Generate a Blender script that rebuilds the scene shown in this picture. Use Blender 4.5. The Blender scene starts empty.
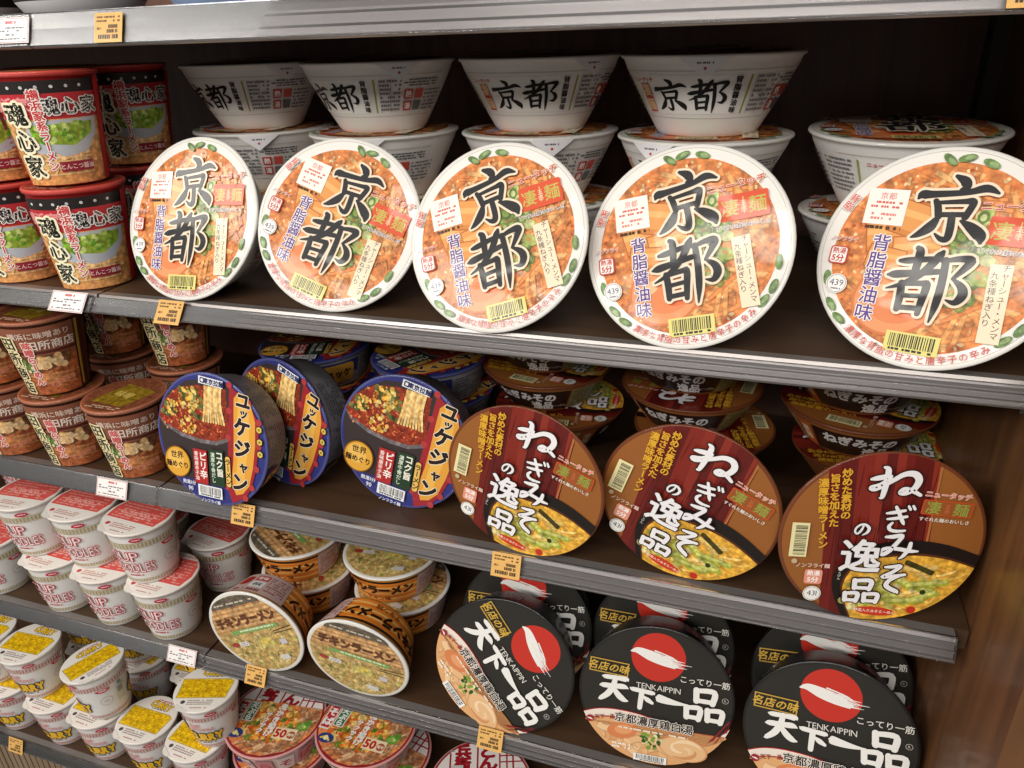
import bpy, math, random
from mathutils import Matrix, Vector
PI = math.pi
SC = bpy.context.scene
COL = SC.collection
rnd = random.Random(7)


def lin(c, k=1.0):
    o = []
    for v in c[:3]:
        v = v / 255.0
        o.append((v / 12.92 if v <= .04045 else ((v + .055) / 1.055) ** 2.4) * k)
    return (o[0], o[1], o[2], 1.0)


# ------------------------------------------------------------------ materials
def mat(name, rgb=None, rough=.5, metal=0., coat=0., spec=.5, attr=False):
    m = bpy.data.materials.new(name); m.use_nodes = True
    b = m.node_tree.nodes['Principled BSDF']
    b.inputs['Roughness'].default_value = rough
    b.inputs['Metallic'].default_value = metal
    b.inputs['Coat Weight'].default_value = coat
    b.inputs['Coat Roughness'].default_value = .08
    b.inputs['Specular IOR Level'].default_value = spec
    if rgb: b.inputs['Base Color'].default_value = lin(rgb)
    if attr:
        a = m.node_tree.nodes.new('ShaderNodeAttribute'); a.attribute_name = 'col'
        m.node_tree.links.new(a.outputs['Color'], b.inputs['Base Color'])
    return m


def add_bump(m, scale, strength, dist=.001, detail=2., coat_only=False):
    nt = m.node_tree; b = nt.nodes['Principled BSDF']
    tc = nt.nodes.new('ShaderNodeTexCoord'); n = nt.nodes.new('ShaderNodeTexNoise'); bp = nt.nodes.new('ShaderNodeBump')
    n.inputs['Scale'].default_value = scale; n.inputs['Detail'].default_value = detail
    bp.inputs['Strength'].default_value = strength; bp.inputs['Distance'].default_value = dist
    nt.links.new(tc.outputs['Object'], n.inputs['Vector']); nt.links.new(n.outputs['Fac'], bp.inputs['Height'])
    nt.links.new(bp.outputs['Normal'], b.inputs['Coat Normal'])
    if not coat_only: nt.links.new(bp.outputs['Normal'], b.inputs['Normal'])
    return m


M_LID = add_bump(mat('printed_film', rough=.5, coat=.36, spec=.25, attr=True), 26, .5, .003, 1.5, True)
M_PAPER = mat('printed_paper', rough=.45, coat=.12, spec=.3, attr=True)


def food_mat():                      # printed food picture: the ink colour broken up by fine mottling
    m = add_bump(mat('printed_food', rough=.5, coat=.36, spec=.25, attr=True), 26, .5, .003, 1.5, True)
    nt = m.node_tree; b = nt.nodes['Principled BSDF']; a = [n for n in nt.nodes if n.type == 'ATTRIBUTE'][0]
    tc = nt.nodes.new('ShaderNodeTexCoord')
    n = nt.nodes.new('ShaderNodeTexNoise'); n.inputs['Scale'].default_value = 190; n.inputs['Detail'].default_value = 4
    v = nt.nodes.new('ShaderNodeTexVoronoi'); v.inputs['Scale'].default_value = 260
    r = nt.nodes.new('ShaderNodeMapRange'); r.inputs[1].default_value = .3; r.inputs[2].default_value = .7; r.inputs[3].default_value = .55; r.inputs[4].default_value = 1.4
    r2 = nt.nodes.new('ShaderNodeMapRange'); r2.inputs[1].default_value = 0; r2.inputs[2].default_value = .8; r2.inputs[3].default_value = 1.25; r2.inputs[4].default_value = .75
    mu = nt.nodes.new('ShaderNodeMath'); mu.operation = 'MULTIPLY'
    mx = nt.nodes.new('ShaderNodeVectorMath'); mx.operation = 'SCALE'
    L = nt.links.new
    L(tc.outputs['Object'], n.inputs['Vector']); L(tc.outputs['Object'], v.inputs['Vector'])
    L(n.outputs['Fac'], r.inputs[0]); L(v.outputs['Distance'], r2.inputs[0])
    L(r.outputs[0], mu.inputs[0]); L(r2.outputs[0], mu.inputs[1])
    L(a.outputs['Color'], mx.inputs[0]); L(mu.outputs[0], mx.inputs['Scale'])
    L(mx.outputs[0], b.inputs['Base Color'])
    return m


M_FOOD = food_mat()


def wood_mat(name, c1, c2, rough=.45, scale=(60, 60, 4), coat=.1):
    m = mat(name, rough=rough, coat=coat); nt = m.node_tree; b = nt.nodes['Principled BSDF']; L = nt.links.new
    tc = nt.nodes.new('ShaderNodeTexCoord'); mp = nt.nodes.new('ShaderNodeMapping'); mp.inputs['Scale'].default_value = scale
    n = nt.nodes.new('ShaderNodeTexNoise'); n.inputs['Scale'].default_value = 1.; n.inputs['Detail'].default_value = 6; n.inputs['Distortion'].default_value = .6
    cr = nt.nodes.new('ShaderNodeValToRGB'); cr.color_ramp.elements[0].color = lin(c1); cr.color_ramp.elements[1].color = lin(c2)
    cr.color_ramp.elements[0].position = .3; cr.color_ramp.elements[1].position = .7
    L(tc.outputs['Object'], mp.inputs['Vector']); L(mp.outputs[0], n.inputs['Vector']); L(n.outputs['Fac'], cr.inputs[0]); L(cr.outputs[0], b.inputs['Base Color'])
    return m


M_WOOD = wood_mat('brown_wood_panel', (92, 58, 33), (128, 86, 50))
M_BACK = wood_mat('dark_wood_back', (86, 54, 40), (108, 70, 52))
M_SHELF = wood_mat('brown_shelf_board', (66, 46, 32), (82, 60, 42), scale=(4, 60, 60))
M_SLAT = wood_mat('pale_wood_slats', (120, 98, 76), (150, 126, 100), scale=(120, 120, 3))
M_FLOOR = mat('grey_floor', (150, 145, 138), .3)
M_RAIL = mat('grey_rail', (146, 140, 137), .3, .5, spec=.4)
M_STEEL = mat('dark_steel', (72, 66, 62), .45, .5)
M_HOLE = mat('slot_black', (6, 6, 6), .9)


def clear_mat():
    m = bpy.data.materials.new('clear_plastic'); m.use_nodes = True; nt = m.node_tree
    nt.nodes.remove(nt.nodes['Principled BSDF']); out = nt.nodes['Material Output']
    t = nt.nodes.new('ShaderNodeBsdfTransparent'); t.inputs[0].default_value = (.93, .93, .94, 1)
    g = nt.nodes.new('ShaderNodeBsdfGlossy'); g.inputs['Roughness'].default_value = .2
    f = nt.nodes.new('ShaderNodeFresnel'); f.inputs[0].default_value = 1.5
    ad = nt.nodes.new('ShaderNodeMath'); ad.operation = 'ADD'; ad.inputs[1].default_value = .03
    mx = nt.nodes.new('ShaderNodeMixShader'); L = nt.links.new
    L(f.outputs[0], ad.inputs[0]); L(ad.outputs[0], mx.inputs[0]); L(t.outputs[0], mx.inputs[1]); L(g.outputs[0], mx.inputs[2]); L(mx.outputs[0], out.inputs[0])
    return m


M_CLEAR = clear_mat()

# ------------------------------------------------------------------ lettering
_cu = bpy.data.curves.new('lettering_source', 'FONT'); _cu.resolution_u = 2
_to = bpy.data.objects.new('lettering_source', _cu); COL.objects.link(_to)
_glyphs = {}


def glyph(ch):
    """filled outline of one character: points, faces, and its boundary edges"""
    if ch not in _glyphs:
        _cu.body = ch
        dg = bpy.context.evaluated_depsgraph_get(); dg.update()
        ev = _to.evaluated_get(dg); me = ev.to_mesh(); cnt = {}
        for p in me.polygons:
            for k in p.edge_keys: cnt[k] = cnt.get(k, 0) + 1
        _glyphs[ch] = ([(v.co.x, v.co.y) for v in me.vertices], [tuple(p.vertices) for p in me.polygons], [k for k, n in cnt.items() if n == 1])
        ev.to_mesh_clear()
    return _glyphs[ch]


def glyph_pieces(ch, bold):
    """the character as small convex polygons with a height step each; bold thickens it all round"""
    vs, fs, ed = glyph(ch); out = [([vs[i] for i in f], 0) for f in fs]
    if bold > .004:
        k = 0
        for a, b in ed:
            ax, ay = vs[a]; bx, by = vs[b]; d = math.hypot(bx - ax, by - ay)
            if d < 1e-5: continue
            nx, ny = -(by - ay) / d * bold, (bx - ax) / d * bold; k += 1
            out.append(([(ax + nx, ay + ny), (ax - nx, ay - ny), (bx - nx, by - ny), (bx + nx, by + ny)], 1 + k % 4))
            out.append(([(ax + bold * math.cos(PI * q / 3), ay + bold * math.sin(PI * q / 3)) for q in range(6)], 5 + k % 3))
    return vs, out


def is_cjk(ch): return ord(ch) > 0x2e80


def advance(ch):
    if is_cjk(ch): return 1.0
    if ch == ' ': return .35
    vs = glyph(ch)[0]
    return (max(v[0] for v in vs) - min(v[0] for v in vs) + .09) if vs else .4


# brush characters drawn stroke by stroke: each stroke is (x, y, half width) points in a unit box
BR = {
 '京': [[(.43, 1.0, .03), (.55, .93, .07), (.58, .84, .06), (.52, .80, .02)],
        [(.0, .62, .02), (.05, .68, .07), (.2, .70, .055), (.6, .76, .045), (.84, .84, .06), (1.0, .78, .02)],
        [(.24, .60, .04), (.28, .52, .05), (.32, .36, .05)],
        [(.28, .575, .03), (.6, .62, .04), (.7, .63, .055), (.72, .58, .05), (.66, .38, .05)],
        [(.33, .39, .04), (.64, .42, .04)],
        [(.49, .40, .05), (.51, .18, .055), (.50, .03, .05), (.42, .02, .04), (.33, .09, .015)],
        [(.30, .30, .05), (.24, .18, .075), (.12, .06, .05), (.03, .0, .015)],
        [(.62, .32, .02), (.76, .24, .07), (.90, .12, .085), (.93, .02, .03)]],
 '都': [[(.08, .78, .03), (.2, .80, .05), (.48, .86, .04)],
        [(.27, 1.0, .04), (.31, .93, .06), (.30, .60, .05)],
        [(-.04, .55, .02), (.06, .57, .06), (.3, .62, .05), (.6, .68, .045)],
        [(.60, .98, .03), (.56, .90, .06), (.42, .66, .055), (.22, .46, .045), (-.02, .34, .012)],
        [(.17, .45, .05), (.19, .25, .055), (.19, .05, .045)],
        [(.2, .44, .035), (.44, .48, .045), (.50, .46, .055), (.48, .2, .05), (.47, .02, .04)],
        [(.2, .26, .035), (.46, .29, .035)], [(.2, .08, .04), (.47, .10, .04)],
        [(.62, .84, .03), (.82, .90, .045), (.97, .90, .06), (.92, .78, .05), (.80, .60, .025)],
        [(.80, .60, .02), (.93, .50, .055), (.97, .38, .065), (.90, .26, .045), (.78, .28, .012)],
        [(.66, .86, .05), (.68, .5, .055), (.67, .18, .05), (.64, -.08, .012)]],
 '天': [[(.08, .93, .03), (.2, .92, .085), (.6, .93, .085), (.93, .92, .10), (1.0, .88, .03)],
        [(.0, .56, .03), (.12, .58, .095), (.5, .60, .095), (.85, .63, .10), (1.02, .58, .02)],
        [(.55, .95, .08), (.48, .62, .10), (.3, .28, .11), (.05, .06, .08), (-.02, .02, .03)],
        [(.45, .58, .06), (.66, .3, .11), (.86, .14, .10), (1.02, .10, .03)]],
 '下': [[(.0, .93, .03), (.12, .88, .10), (.6, .85, .10), (.95, .82, .10), (1.02, .78, .03)],
        [(.5, .86, .11), (.47, .5, .11), (.44, .04, .10)],
        [(.58, .60, .05), (.75, .48, .11), (.95, .36, .07)]],
 '一': [[(.0, .62, .03), (.06, .6, .17), (.3, .52, .16), (.6, .46, .11), (.85, .45, .06), (1.05, .47, .015)]],
 'ね': [[(.22, .98, .03), (.30, .90, .06), (.30, .5, .065), (.27, .08, .05), (.22, .02, .02)],
        [(.0, .60, .03), (.12, .64, .06), (.36, .70, .055), (.22, .46, .05), (.02, .34, .05), (.12, .30, .05), (.4, .56, .05), (.62, .78, .06),
         (.82, .80, .075), (.92, .62, .075), (.86, .36, .065), (.70, .20, .055), (.60, .22, .045), (.68, .34, .045), (.84, .28, .05), (1.0, .16, .04)]],
 'ぎ': [[(.04, .70, .04), (.3, .74, .065), (.68, .83, .05)], [(.10, .48, .04), (.4, .52, .06), (.78, .60, .05)],
        [(.34, .96, .05), (.48, .72, .06), (.66, .40, .06), (.72, .30, .03)],
        [(.30, .34, .04), (.2, .2, .06), (.28, .06, .06), (.55, .02, .06), (.8, .06, .04)],
        [(.78, 1.0, .04), (.86, .88, .045)], [(.94, 1.02, .04), (1.02, .90, .045)]],
 'み': [[(.12, .86, .04), (.3, .88, .065), (.54, .93, .06), (.44, .66, .06), (.26, .32, .065), (.10, .18, .06), (.04, .30, .05), (.18, .42, .055), (.5, .42, .06), (.8, .36, .06), (1.02, .36, .03)],
        [(.80, .66, .05), (.78, .44, .06), (.66, .16, .05), (.56, .04, .02)]],
 'そ': [[(.22, .90, .04), (.45, .92, .06), (.76, .96, .06), (.52, .74, .06), (.16, .54, .055), (.5, .58, .06), (.96, .66, .05)],
        [(.76, .60, .05), (.46, .44, .065), (.36, .26, .075), (.50, .14, .075), (.76, .04, .07), (.82, -.02, .03)]],
 'の': [[(.56, .84, .05), (.46, .46, .07), (.26, .16, .06), (.10, .28, .06), (.12, .58, .06), (.36, .86, .07), (.66, .88, .08), (.90, .62, .09), (.82, .28, .08), (.56, .06, .03)]],
}
def _kuchi(x0, y0, x1, y1, w):
    return [[(x0, y1 + w * .3, w), (x0 + .02, y0, w)], [(x0, y1, w * .85), (x1, y1 + .02, w), (x1 - .02, y0 - .02, w)], [(x0, y0 + w * .3, w * .85), (x1, y0 + w * .3, w * .85)]]
BR['品'] = _kuchi(.27, .60, .74, .92, .085) + _kuchi(.04, .06, .40, .36, .08) + _kuchi(.60, .06, .98, .36, .08)


def smooth(pts, n=5):
    if len(pts) < 3: return pts
    o = []
    for i in range(len(pts) - 1):
        p0 = pts[max(i - 1, 0)]; p1 = pts[i]; p2 = pts[i + 1]; p3 = pts[min(i + 2, len(pts) - 1)]
        for k in range(n):
            t = k / n
            o.append(tuple(.5 * ((2 * b) + (-a + c) * t + (2 * a - 5 * b + 4 * c - d) * t * t + (-a + 3 * b - 3 * c + d) * t ** 3) for a, b, c, d in zip(p0, p1, p2, p3)))
    o.append(pts[-1]); return o


# ------------------------------------------------------------------ printed artwork as thin geometry
class Art:
    """flat print: coloured polygons in layers a few hundredths of a millimetre apart; fn maps (x, y, lift) to 3-D"""
    def __init__(s, fn, wrap=0.):
        s.fn = fn; s.v = []; s.f = []; s.c = []; s.m = []; s.z = 0.; s.wrap = wrap; s.mi = 0
        s.T = (1., 0., 0., 0.)              # cos, sin, ox, oy of a nested frame

    def frame(s, ox=0., oy=0., rot=0., k=1.):
        r = math.radians(rot); s.T = (math.cos(r) * k, math.sin(r) * k, ox, oy)

    def up(s, n=1): s.z += 3.5e-5 * n

    def pt(s, x, y):
        c, sn, ox, oy = s.T
        return s.fn(ox + c * x - sn * y, oy + sn * x + c * y, s.z)

    def face(s, pts, col):
        if s.wrap:
            d = s.wrap; k0 = math.floor(min(p[0] for p in pts) / d + 1e-6); k1 = math.ceil(max(p[0] for p in pts) / d - 1e-6)
            if k1 - k0 > 1:
                for k in range(k0, k1):
                    q = pts
                    for sg, lim in ((1, k * d), (-1, -(k + 1) * d)):
                        o = []
                        for i in range(len(q)):
                            a, b = q[i - 1], q[i]; fa, fb = sg * a[0] - lim, sg * b[0] - lim
                            if (fa >= 0) != (fb >= 0): t = fa / (fa - fb); o.append((a[0] + (b[0] - a[0]) * t, a[1] + (b[1] - a[1]) * t))
                            if fb >= 0: o.append(b)
                        q = o
                        if len(q) < 3: break
                    if len(q) >= 3: s._add(q, col)
                return
        s._add(pts, col)

    def _add(s, pts, col):
        b = len(s.v); s.v += [s.pt(x, y) for x, y in pts]; s.f.append(tuple(range(b, b + len(pts)))); s.c.append(col); s.m.append(s.mi)

    def poly(s, pts, col): s.z += 1e-6; s.face(pts, lin(col))

    def rect(s, x0, y0, x1, y1, col):
        s.z += 1e-6; s.face([(x0, y0), (x1, y0), (x1, y1), (x0, y1)], lin(col))

    def rrect(s, x0, y0, x1, y1, r, col):
        p = []
        for cx, cy, a in ((x1 - r, y1 - r, 0), (x0 + r, y1 - r, 90), (x0 + r, y0 + r, 180), (x1 - r, y0 + r, 270)):
            for k in range(5): t = math.radians(a + 22.5 * k); p.append((cx + r * math.cos(t), cy + r * math.sin(t)))
        s.poly(p, col)

    def disc(s, x, y, rx, col, ry=None, n=40, a=0.):
        ry = ry or rx; ca, sa = math.cos(a), math.sin(a); p = []
        for k in range(n):
            t = 2 * PI * k / n; u = rx * math.cos(t); w = ry * math.sin(t); p.append((x + ca * u - sa * w, y + sa * u + ca * w))
        s.poly(p, col)

    def ring(s, x, y, r0, r1, col, n=48, a0=0., a1=2 * PI, sq=1.):
        s.z += 1e-6; c = lin(col)
        for k in range(n):
            t = a0 + (a1 - a0) * k / n; u = a0 + (a1 - a0) * (k + 1) / n
            s.face([(x + r0 * math.cos(t), y + r0 * sq * math.sin(t)), (x + r1 * math.cos(t), y + r1 * sq * math.sin(t)), (x + r1 * math.cos(u), y + r1 * sq * math.sin(u)), (x + r0 * math.cos(u), y + r0 * sq * math.sin(u))], c)

    def strip(s, pts, col, extra=0., cap=True):
        """pts (x, y, half width)"""
        s.z += 1e-6; c = lin(col); L = []; R = []
        n = len(pts)
        for i, (x, y, w) in enumerate(pts):
            a = pts[max(i - 1, 0)]; b = pts[min(i + 1, n - 1)]; dx, dy = b[0] - a[0], b[1] - a[1]; d = math.hypot(dx, dy) or 1.
            w = w + extra; L.append((x - dy / d * w, y + dx / d * w)); R.append((x + dy / d * w, y - dx / d * w))
        z0 = s.z
        for i in range(n - 1): s.z = z0 + (i % 4) * 6e-6; s.face([L[i], R[i], R[i + 1], L[i + 1]], c)
        s.z = z0 + 2.4e-5
        if cap:
            for i in (0, n - 1):
                x, y, w = pts[i]; w += extra
                if w > 0: s.face([(x + w * math.cos(PI * k / 5), y + w * math.sin(PI * k / 5)) for k in range(10)], c)

    def brush(s, ch, x0, y0, x1, y1, col, out=None, ow=.03, wk=1.):
        kx, ky = x1 - x0, y1 - y0; kw = (abs(kx) + abs(ky)) / 2 * wk
        st = [smooth([(x0 + p[0] * kx, y0 + p[1] * ky, p[2] * kw) for p in q]) for q in BR[ch]]
        if out:
            for q in st: s.strip(q, out, ow); s.z += 4e-6
            s.up()
        for q in st: s.strip(q, col); s.z += 8e-6
        s.up()

    def text(s, t, x, y, size, col, rot=0., bold=.0, out=None, ow=.05, vert=False, gap=1., sx=1., center=True, shear=0., arc=None):
        """centred on (x, y); vert stacks the characters downwards; arc=(radius, start deg, step deg) sets them round a circle"""
        items = []
        if vert:
            H = gap * (len(t) - 1)
            for i, ch in enumerate(t):
                r90 = ch in 'ー—～'
                items.append((ch, 0., H / 2 - i * gap if center else -i * gap, -90 if r90 else 0))
        else:
            adv = [advance(ch) * gap for ch in t]; W = sum(adv); p = -W / 2 if center else 0.
            for ch, a in zip(t, adv): items.append((ch, p + a / 2, 0., 0)); p += a
        cr, sr = math.cos(math.radians(rot)), math.sin(math.radians(rot))
        for layer in ((1, 0) if out else (0,)):
            c = lin(out if layer else col); s.z += 1e-6
            for i, (ch, px, py, r9) in enumerate(items):
                if ch == ' ': continue
                vs, pcs = glyph_pieces(ch, bold + (ow if layer else 0.))
                if not vs: continue
                if is_cjk(ch): gx, gy = .5, .38
                else: gx = (min(v[0] for v in vs) + max(v[0] for v in vs)) / 2; gy = .35
                z0 = s.z
                for poly, lev in pcs:
                    s.z = z0 + lev * 5e-6; P = []
                    for vx, vy in poly:
                        ux, uy = (vx - gx), (vy - gy)
                        if r9: ux, uy = uy, -ux
                        if arc:
                            th = math.radians(arc[1] + arc[2] * i); sg = 1 if arc[2] > 0 else -1
                            rr = arc[0] - sg * uy * size; ex = ux * size * sx
                            P.append((x + rr * math.cos(th) - sg * ex * math.sin(th), y + rr * math.sin(th) + sg * ex * math.cos(th))); continue
                        ux, uy = (px + ux) * size * sx, (py + uy) * size
                        ux += shear * uy
                        P.append((x + cr * ux - sr * uy, y + sr * ux + cr * uy))
                    s.face(P, c)
                s.z = z0
            s.up()

    def lines(s, x0, y0, x1, y1, n, col, fill=.5, seed=1):
        """rows of small print too fine to read"""
        r = random.Random(seed); h = (y1 - y0) / n; s.z += 1e-6; c = lin(col)
        for i in range(n):
            x = x0; y = y1 - h * (i + .75)
            while x < x1 - 1e-6:
                w = (x1 - x0) * r.uniform(.04, .12)
                if r.random() < .82: s.face([(x, y), (min(x + w, x1), y), (min(x + w, x1), y + h * fill), (x, y + h * fill)], c)
                x += w * 1.25

    def barcode(s, x0, y0, x1, y1, bg, seed=3, vert=False):
        s.rect(x0, y0, x1, y1, bg); s.up(); r = random.Random(seed); k = lin((25, 25, 25)); w = x1 - x0; h = y1 - y0
        if vert:
            y = y0 + h * .06
            while y < y1 - h * .06:
                t = h * r.uniform(.008, .03); s.face([(x0 + w * .22, y), (x1 - w * .1, y), (x1 - w * .1, y + t), (x0 + w * .22, y + t)], k); y += t + h * r.uniform(.01, .03)
        else:
            x = x0 + w * .08
            while x < x1 - w * .08:
                t = w * r.uniform(.008, .03); s.face([(x, y0 + h * .24), (x + t, y0 + h * .24), (x + t, y1 - h * .1), (x, y1 - h * .1)], k); x += t + w * r.uniform(.01, .03)
            s.lines(x0 + w * .1, y0 + h * .03, x1 - w * .1, y0 + h * .2, 1, (40, 40, 40), .7, seed)
        s.up()

    def blobs(s, n, where, rad, cols, seed=1, sides=6, asp=1.):
        r = random.Random(seed); k = 0; g = 0
        while k < n and g < n * 30:
            g += 1; x = r.uniform(-1, 1); y = r.uniform(-1, 1)
            if not where(x, y): continue
            k += 1; q = r.uniform(*rad); a = r.uniform(0, PI); c = r.choice(cols); j = r.uniform(.88, 1.1)
            s.disc(x, y, q, tuple(min(255, v * j) for v in c), q * r.uniform(.5, 1.) * asp, sides, a)

    def noodles(s, n, where, w, cols, seed=1, bend=.5, length=.4, ang=None):
        r = random.Random(seed); k = 0; g = 0
        while k < n and g < n * 40:
            g += 1; x = r.uniform(-1, 1); y = r.uniform(-1, 1)
            if not where(x, y): continue
            t = r.uniform(0, 2 * PI) if ang is None else ang + r.uniform(-.3, .3); b = r.uniform(-bend, bend); p = []; ww = r.uniform(.7, 1.2) * w; ok = True
            for i in range(9):
                if not where(x, y): break
                p.append((x, y, ww)); x += math.cos(t) * length / 8; y += math.sin(t) * length / 8; t += b
            if len(p) < 4: continue
            k += 1; c = r.choice(cols); z0 = s.z; s.strip(smooth(p, 2), tuple(v * .84 for v in c), ww * .35, False); s.z = z0 + 3e-6; s.strip(smooth(p, 2), c, 0., False); s.z = z0 + 5e-6

    def below(s, curve, col, R=1.):
        """fill between a curve (left to right, ends on the rim) and the rim below it"""
        a1 = math.atan2(curve[-1][1], curve[-1][0]); a0 = math.atan2(curve[0][1], curve[0][0])
        if a0 > 0: a0 -= 2 * PI
        if a1 > 0 and a1 > PI / 2: a1 -= 2 * PI
        p = list(curve) + [(R * math.cos(a1 + (a0 - a1) * k / 30), R * math.sin(a1 + (a0 - a1) * k / 30)) for k in range(31)]
        s.poly(p, col)

    def add_lathe(s, prof, col, n=56, ang=None):
        """revolve (r, z, colour) rings straight into the mesh"""
        base = len(s.v)
        for r, z, *_ in prof:
            for k in range(n): t = 2 * PI * k / n; s.v.append((r * math.sin(t), -r * math.cos(t), z))
        for i in range(len(prof) - 1):
            c = lin(prof[i][2] if len(prof[i]) > 2 else col)
            for k in range(n):
                s.f.append((base + i * n + k, base + i * n + (k + 1) % n, base + (i + 1) * n + (k + 1) % n, base + (i + 1) * n + k)); s.c.append(c); s.m.append(s.mi)

    def mesh(s, name, mats, smooth_first=0):
        me = bpy.data.meshes.new(name); me.from_pydata(s.v, [], s.f)
        for m in mats: me.materials.append(m)
        me.polygons.foreach_set('material_index', s.m)
        at = me.attributes.new('col', 'FLOAT_COLOR', 'FACE')
        at.data.foreach_set('color', [q for c in s.c for q in c])
        if smooth_first: me.polygons.foreach_set('use_smooth', [i < smooth_first for i in range(len(s.f))])
        me.update(); return me


def lid_art(R, H):
    return Art(lambda x, y, z: (x * R, y * R, H + .0006 + z))


def side_art(rb, rt, H, n=56, pw=1.):
    """x in metres round the side (0 faces the shopper), y in metres up from the base"""
    rm = (rb + rt) / 2; cosn = math.cos(PI / n)
    def fn(x, y, z):
        r = (rb + (rt - rb) * (max(y, 0) / H) ** pw) + .0003 + z; a = x / rm
        return (r * math.sin(a), -r * math.cos(a), y)
    return Art(fn, wrap=rm * .055)


def inside(x, y, r=1.): return x * x + y * y < r * r


# ------------------------------------------------------------------ lid designs (unit disc)
SOUP_ORANGE = [(226, 120, 52), (232, 140, 70), (212, 92, 40), (240, 165, 95)]


def plate(a, R, H, col, edge, n=72):
    """the lid itself: a thin disc with a rolled rim"""
    fn = a.fn
    a.v = []; a.add_lathe([(R * .985, H - .0022, edge), (R, H - .0018, edge), (R * 1.002, H - .0004, edge), (R * .99, H + .0004, edge), (R * .965, H + .0006, col), (.0005, H + .0006, col)], edge, n)
    return len(a.f)


def lid_kyoto(R, H):
    a = lid_art(R, H); ns = plate(a, R, H, (238, 234, 228), (232, 230, 224)); a.up(2)
    a.ring(0, 0, .955, .962, (196, 190, 180), 72)
    a.mi = 1; a.disc(0, 0, .86, (220, 134, 72), n=72); a.up()
    a.blobs(330, lambda x, y: inside(x, y, .84) and (not inside(x, y, .5) or y > .5), (.010, .024), [(246, 196, 140), (238, 156, 88), (206, 96, 44), (244, 214, 166), (220, 112, 54)], 11)
    a.noodles(70, lambda x, y: inside(x, y, .82) and (x > .15 or y < -.25 or (y > .42 and x < .2)), .017, [(238, 166, 96), (232, 150, 84), (240, 182, 116), (226, 136, 72)], 5, .28, 1.1)
    a.up(); a.mi = 0
    a.disc(-.24, -.42, .36, (214, 122, 70), .33, 30, .3); a.up(); a.disc(-.24, -.42, .335, (232, 154, 102), .305, 30, .3); a.up(); a.disc(-.20, -.44, .24, (228, 136, 84), .19, 24, .3); a.up(); a.disc(-.12, -.47, .13, (226, 116, 66), .10, 20, .3); a.disc(-.38, -.36, .09, (242, 190, 146), .06, 20, .5); a.up()
    for (x, y, w, h, r) in ((-.42, .16, .18, .13, 12), (-.20, .30, .22, .15, -14), (-.16, .04, .19, .13, 9), (-.40, -.06, .15, .10, -8)):
        a.frame(x, y, r); a.rect(-w - .012, -h - .012, w + .012, h + .012, (186, 104, 44)); a.up(); a.rect(-w, -h, w, h, (228, 156, 84)); a.rect(-w, h * .1, w, h * .5, (240, 180, 108)); a.rect(-w, -h, w, -h * .7, (212, 134, 64)); a.frame(); a.up()
    a.mi = 1
    r = random.Random(4)
    for k in range(60):
        t = r.uniform(0, 2 * PI); q = math.sqrt(r.random()); x = .26 + q * .2 * math.cos(t); y = .02 + q * .42 * math.sin(t); s_ = r.uniform(.035, .075)
        c = r.choice([(128, 146, 76), (100, 126, 62), (170, 182, 104), (204, 200, 136)])
        a.disc(x, y, s_, c, s_ * .8, 12, t); a.disc(x, y, s_ * .55, r.choice([(206, 214, 150), (150, 176, 84), (190, 150, 70)]), s_ * .42, 10, t)
    a.up()
    for (x, y, r_) in ((.05, .89, 15), (-.08, .87, -40), (.24, .85, -25), (.76, -.52, 60), (.83, -.30, 80), (.66, -.64, 45), (-.76, -.54, -50), (-.66, -.66, -35), (-.85, -.30, -80)):
        a.frame(x, y, r_); a.disc(0, 0, .075, (112, 144, 84), .035, 12); a.disc(.02, 0, .045, (150, 174, 120), .018, 10); a.frame()
    a.mi = 0; a.up()
    RED = (196, 66, 54); W = (246, 243, 238)
    # small permit sticker
    a.frame(-.50, .41, 0); a.rect(-.17, -.165, .17, .165, (246, 240, 232)); a.up(); a.text('京都', 0, .10, .07, (214, 96, 84)); a.lines(-.13, -.02, .13, .06, 2, (214, 96, 84), .5, 2); a.lines(-.11, -.13, .11, -.05, 2, (224, 130, 118), .55, 5); a.frame(); a.up()
    a.lines(-.66, .195, -.34, .23, 1, (60, 36, 24), .8, 8)
    a.text('背脂醤油味', -.46, -.245, .162, (96, 62, 140), vert=True, gap=1.0, bold=.012, out=W, ow=.05)
    a.rrect(.34, .155, .80, .405, .02, (218, 84, 46)); a.up(); a.text('凄', .445, .28, .17, (196, 186, 92), bold=.012); a.text('麺', .695, .28, .17, (196, 186, 92), bold=.012); a.rect(.565, .21, .575, .37, (240, 190, 120)); a.text('五感', .57, .28, .06, (246, 226, 190), vert=True)
    a.text('ニュータッチ', .52, .50, .092, RED, rot=3, bold=.015, out=(250, 226, 206), ow=.05)
    a.text('すぐれた麺のおいしさ', .545, .10, .05, (110, 60, 40), bold=.01, out=W, ow=.07)
    a.frame(.53, -.34, 3); a.rect(-.085, -.34, .085, .34, (246, 226, 196)); a.up(); a.text('チャーシュー・メンマ', .035, .02, .068, (44, 30, 24), vert=True, gap=.95); a.text('九条種ねぎ入り', -.042, .04, .068, (44, 30, 24), vert=True, gap=1.0); a.frame(); a.up()
    a.rrect(-.88, -.16, -.72, .01, .03, RED); a.up(); a.rrect(-.868, -.148, -.732, -.002, .024, W); a.up(); a.text('熱湯', -.80, -.035, .06, RED, bold=.02); a.text('5分', -.80, -.105, .075, RED, bold=.03)
    a.text('ノンフライ', -.78, .08, .05, RED, bold=.01, out=W)
    a.disc(-.755, -.345, .092, W); a.up(); a.ring(-.755, -.345, .078, .084, (150, 150, 160), 24); a.text('439', -.755, -.335, .085, (60, 66, 110), bold=.0); a.lines(-.80, -.405, -.71, -.385, 1, (110, 110, 130), .7); a.up()
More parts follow.
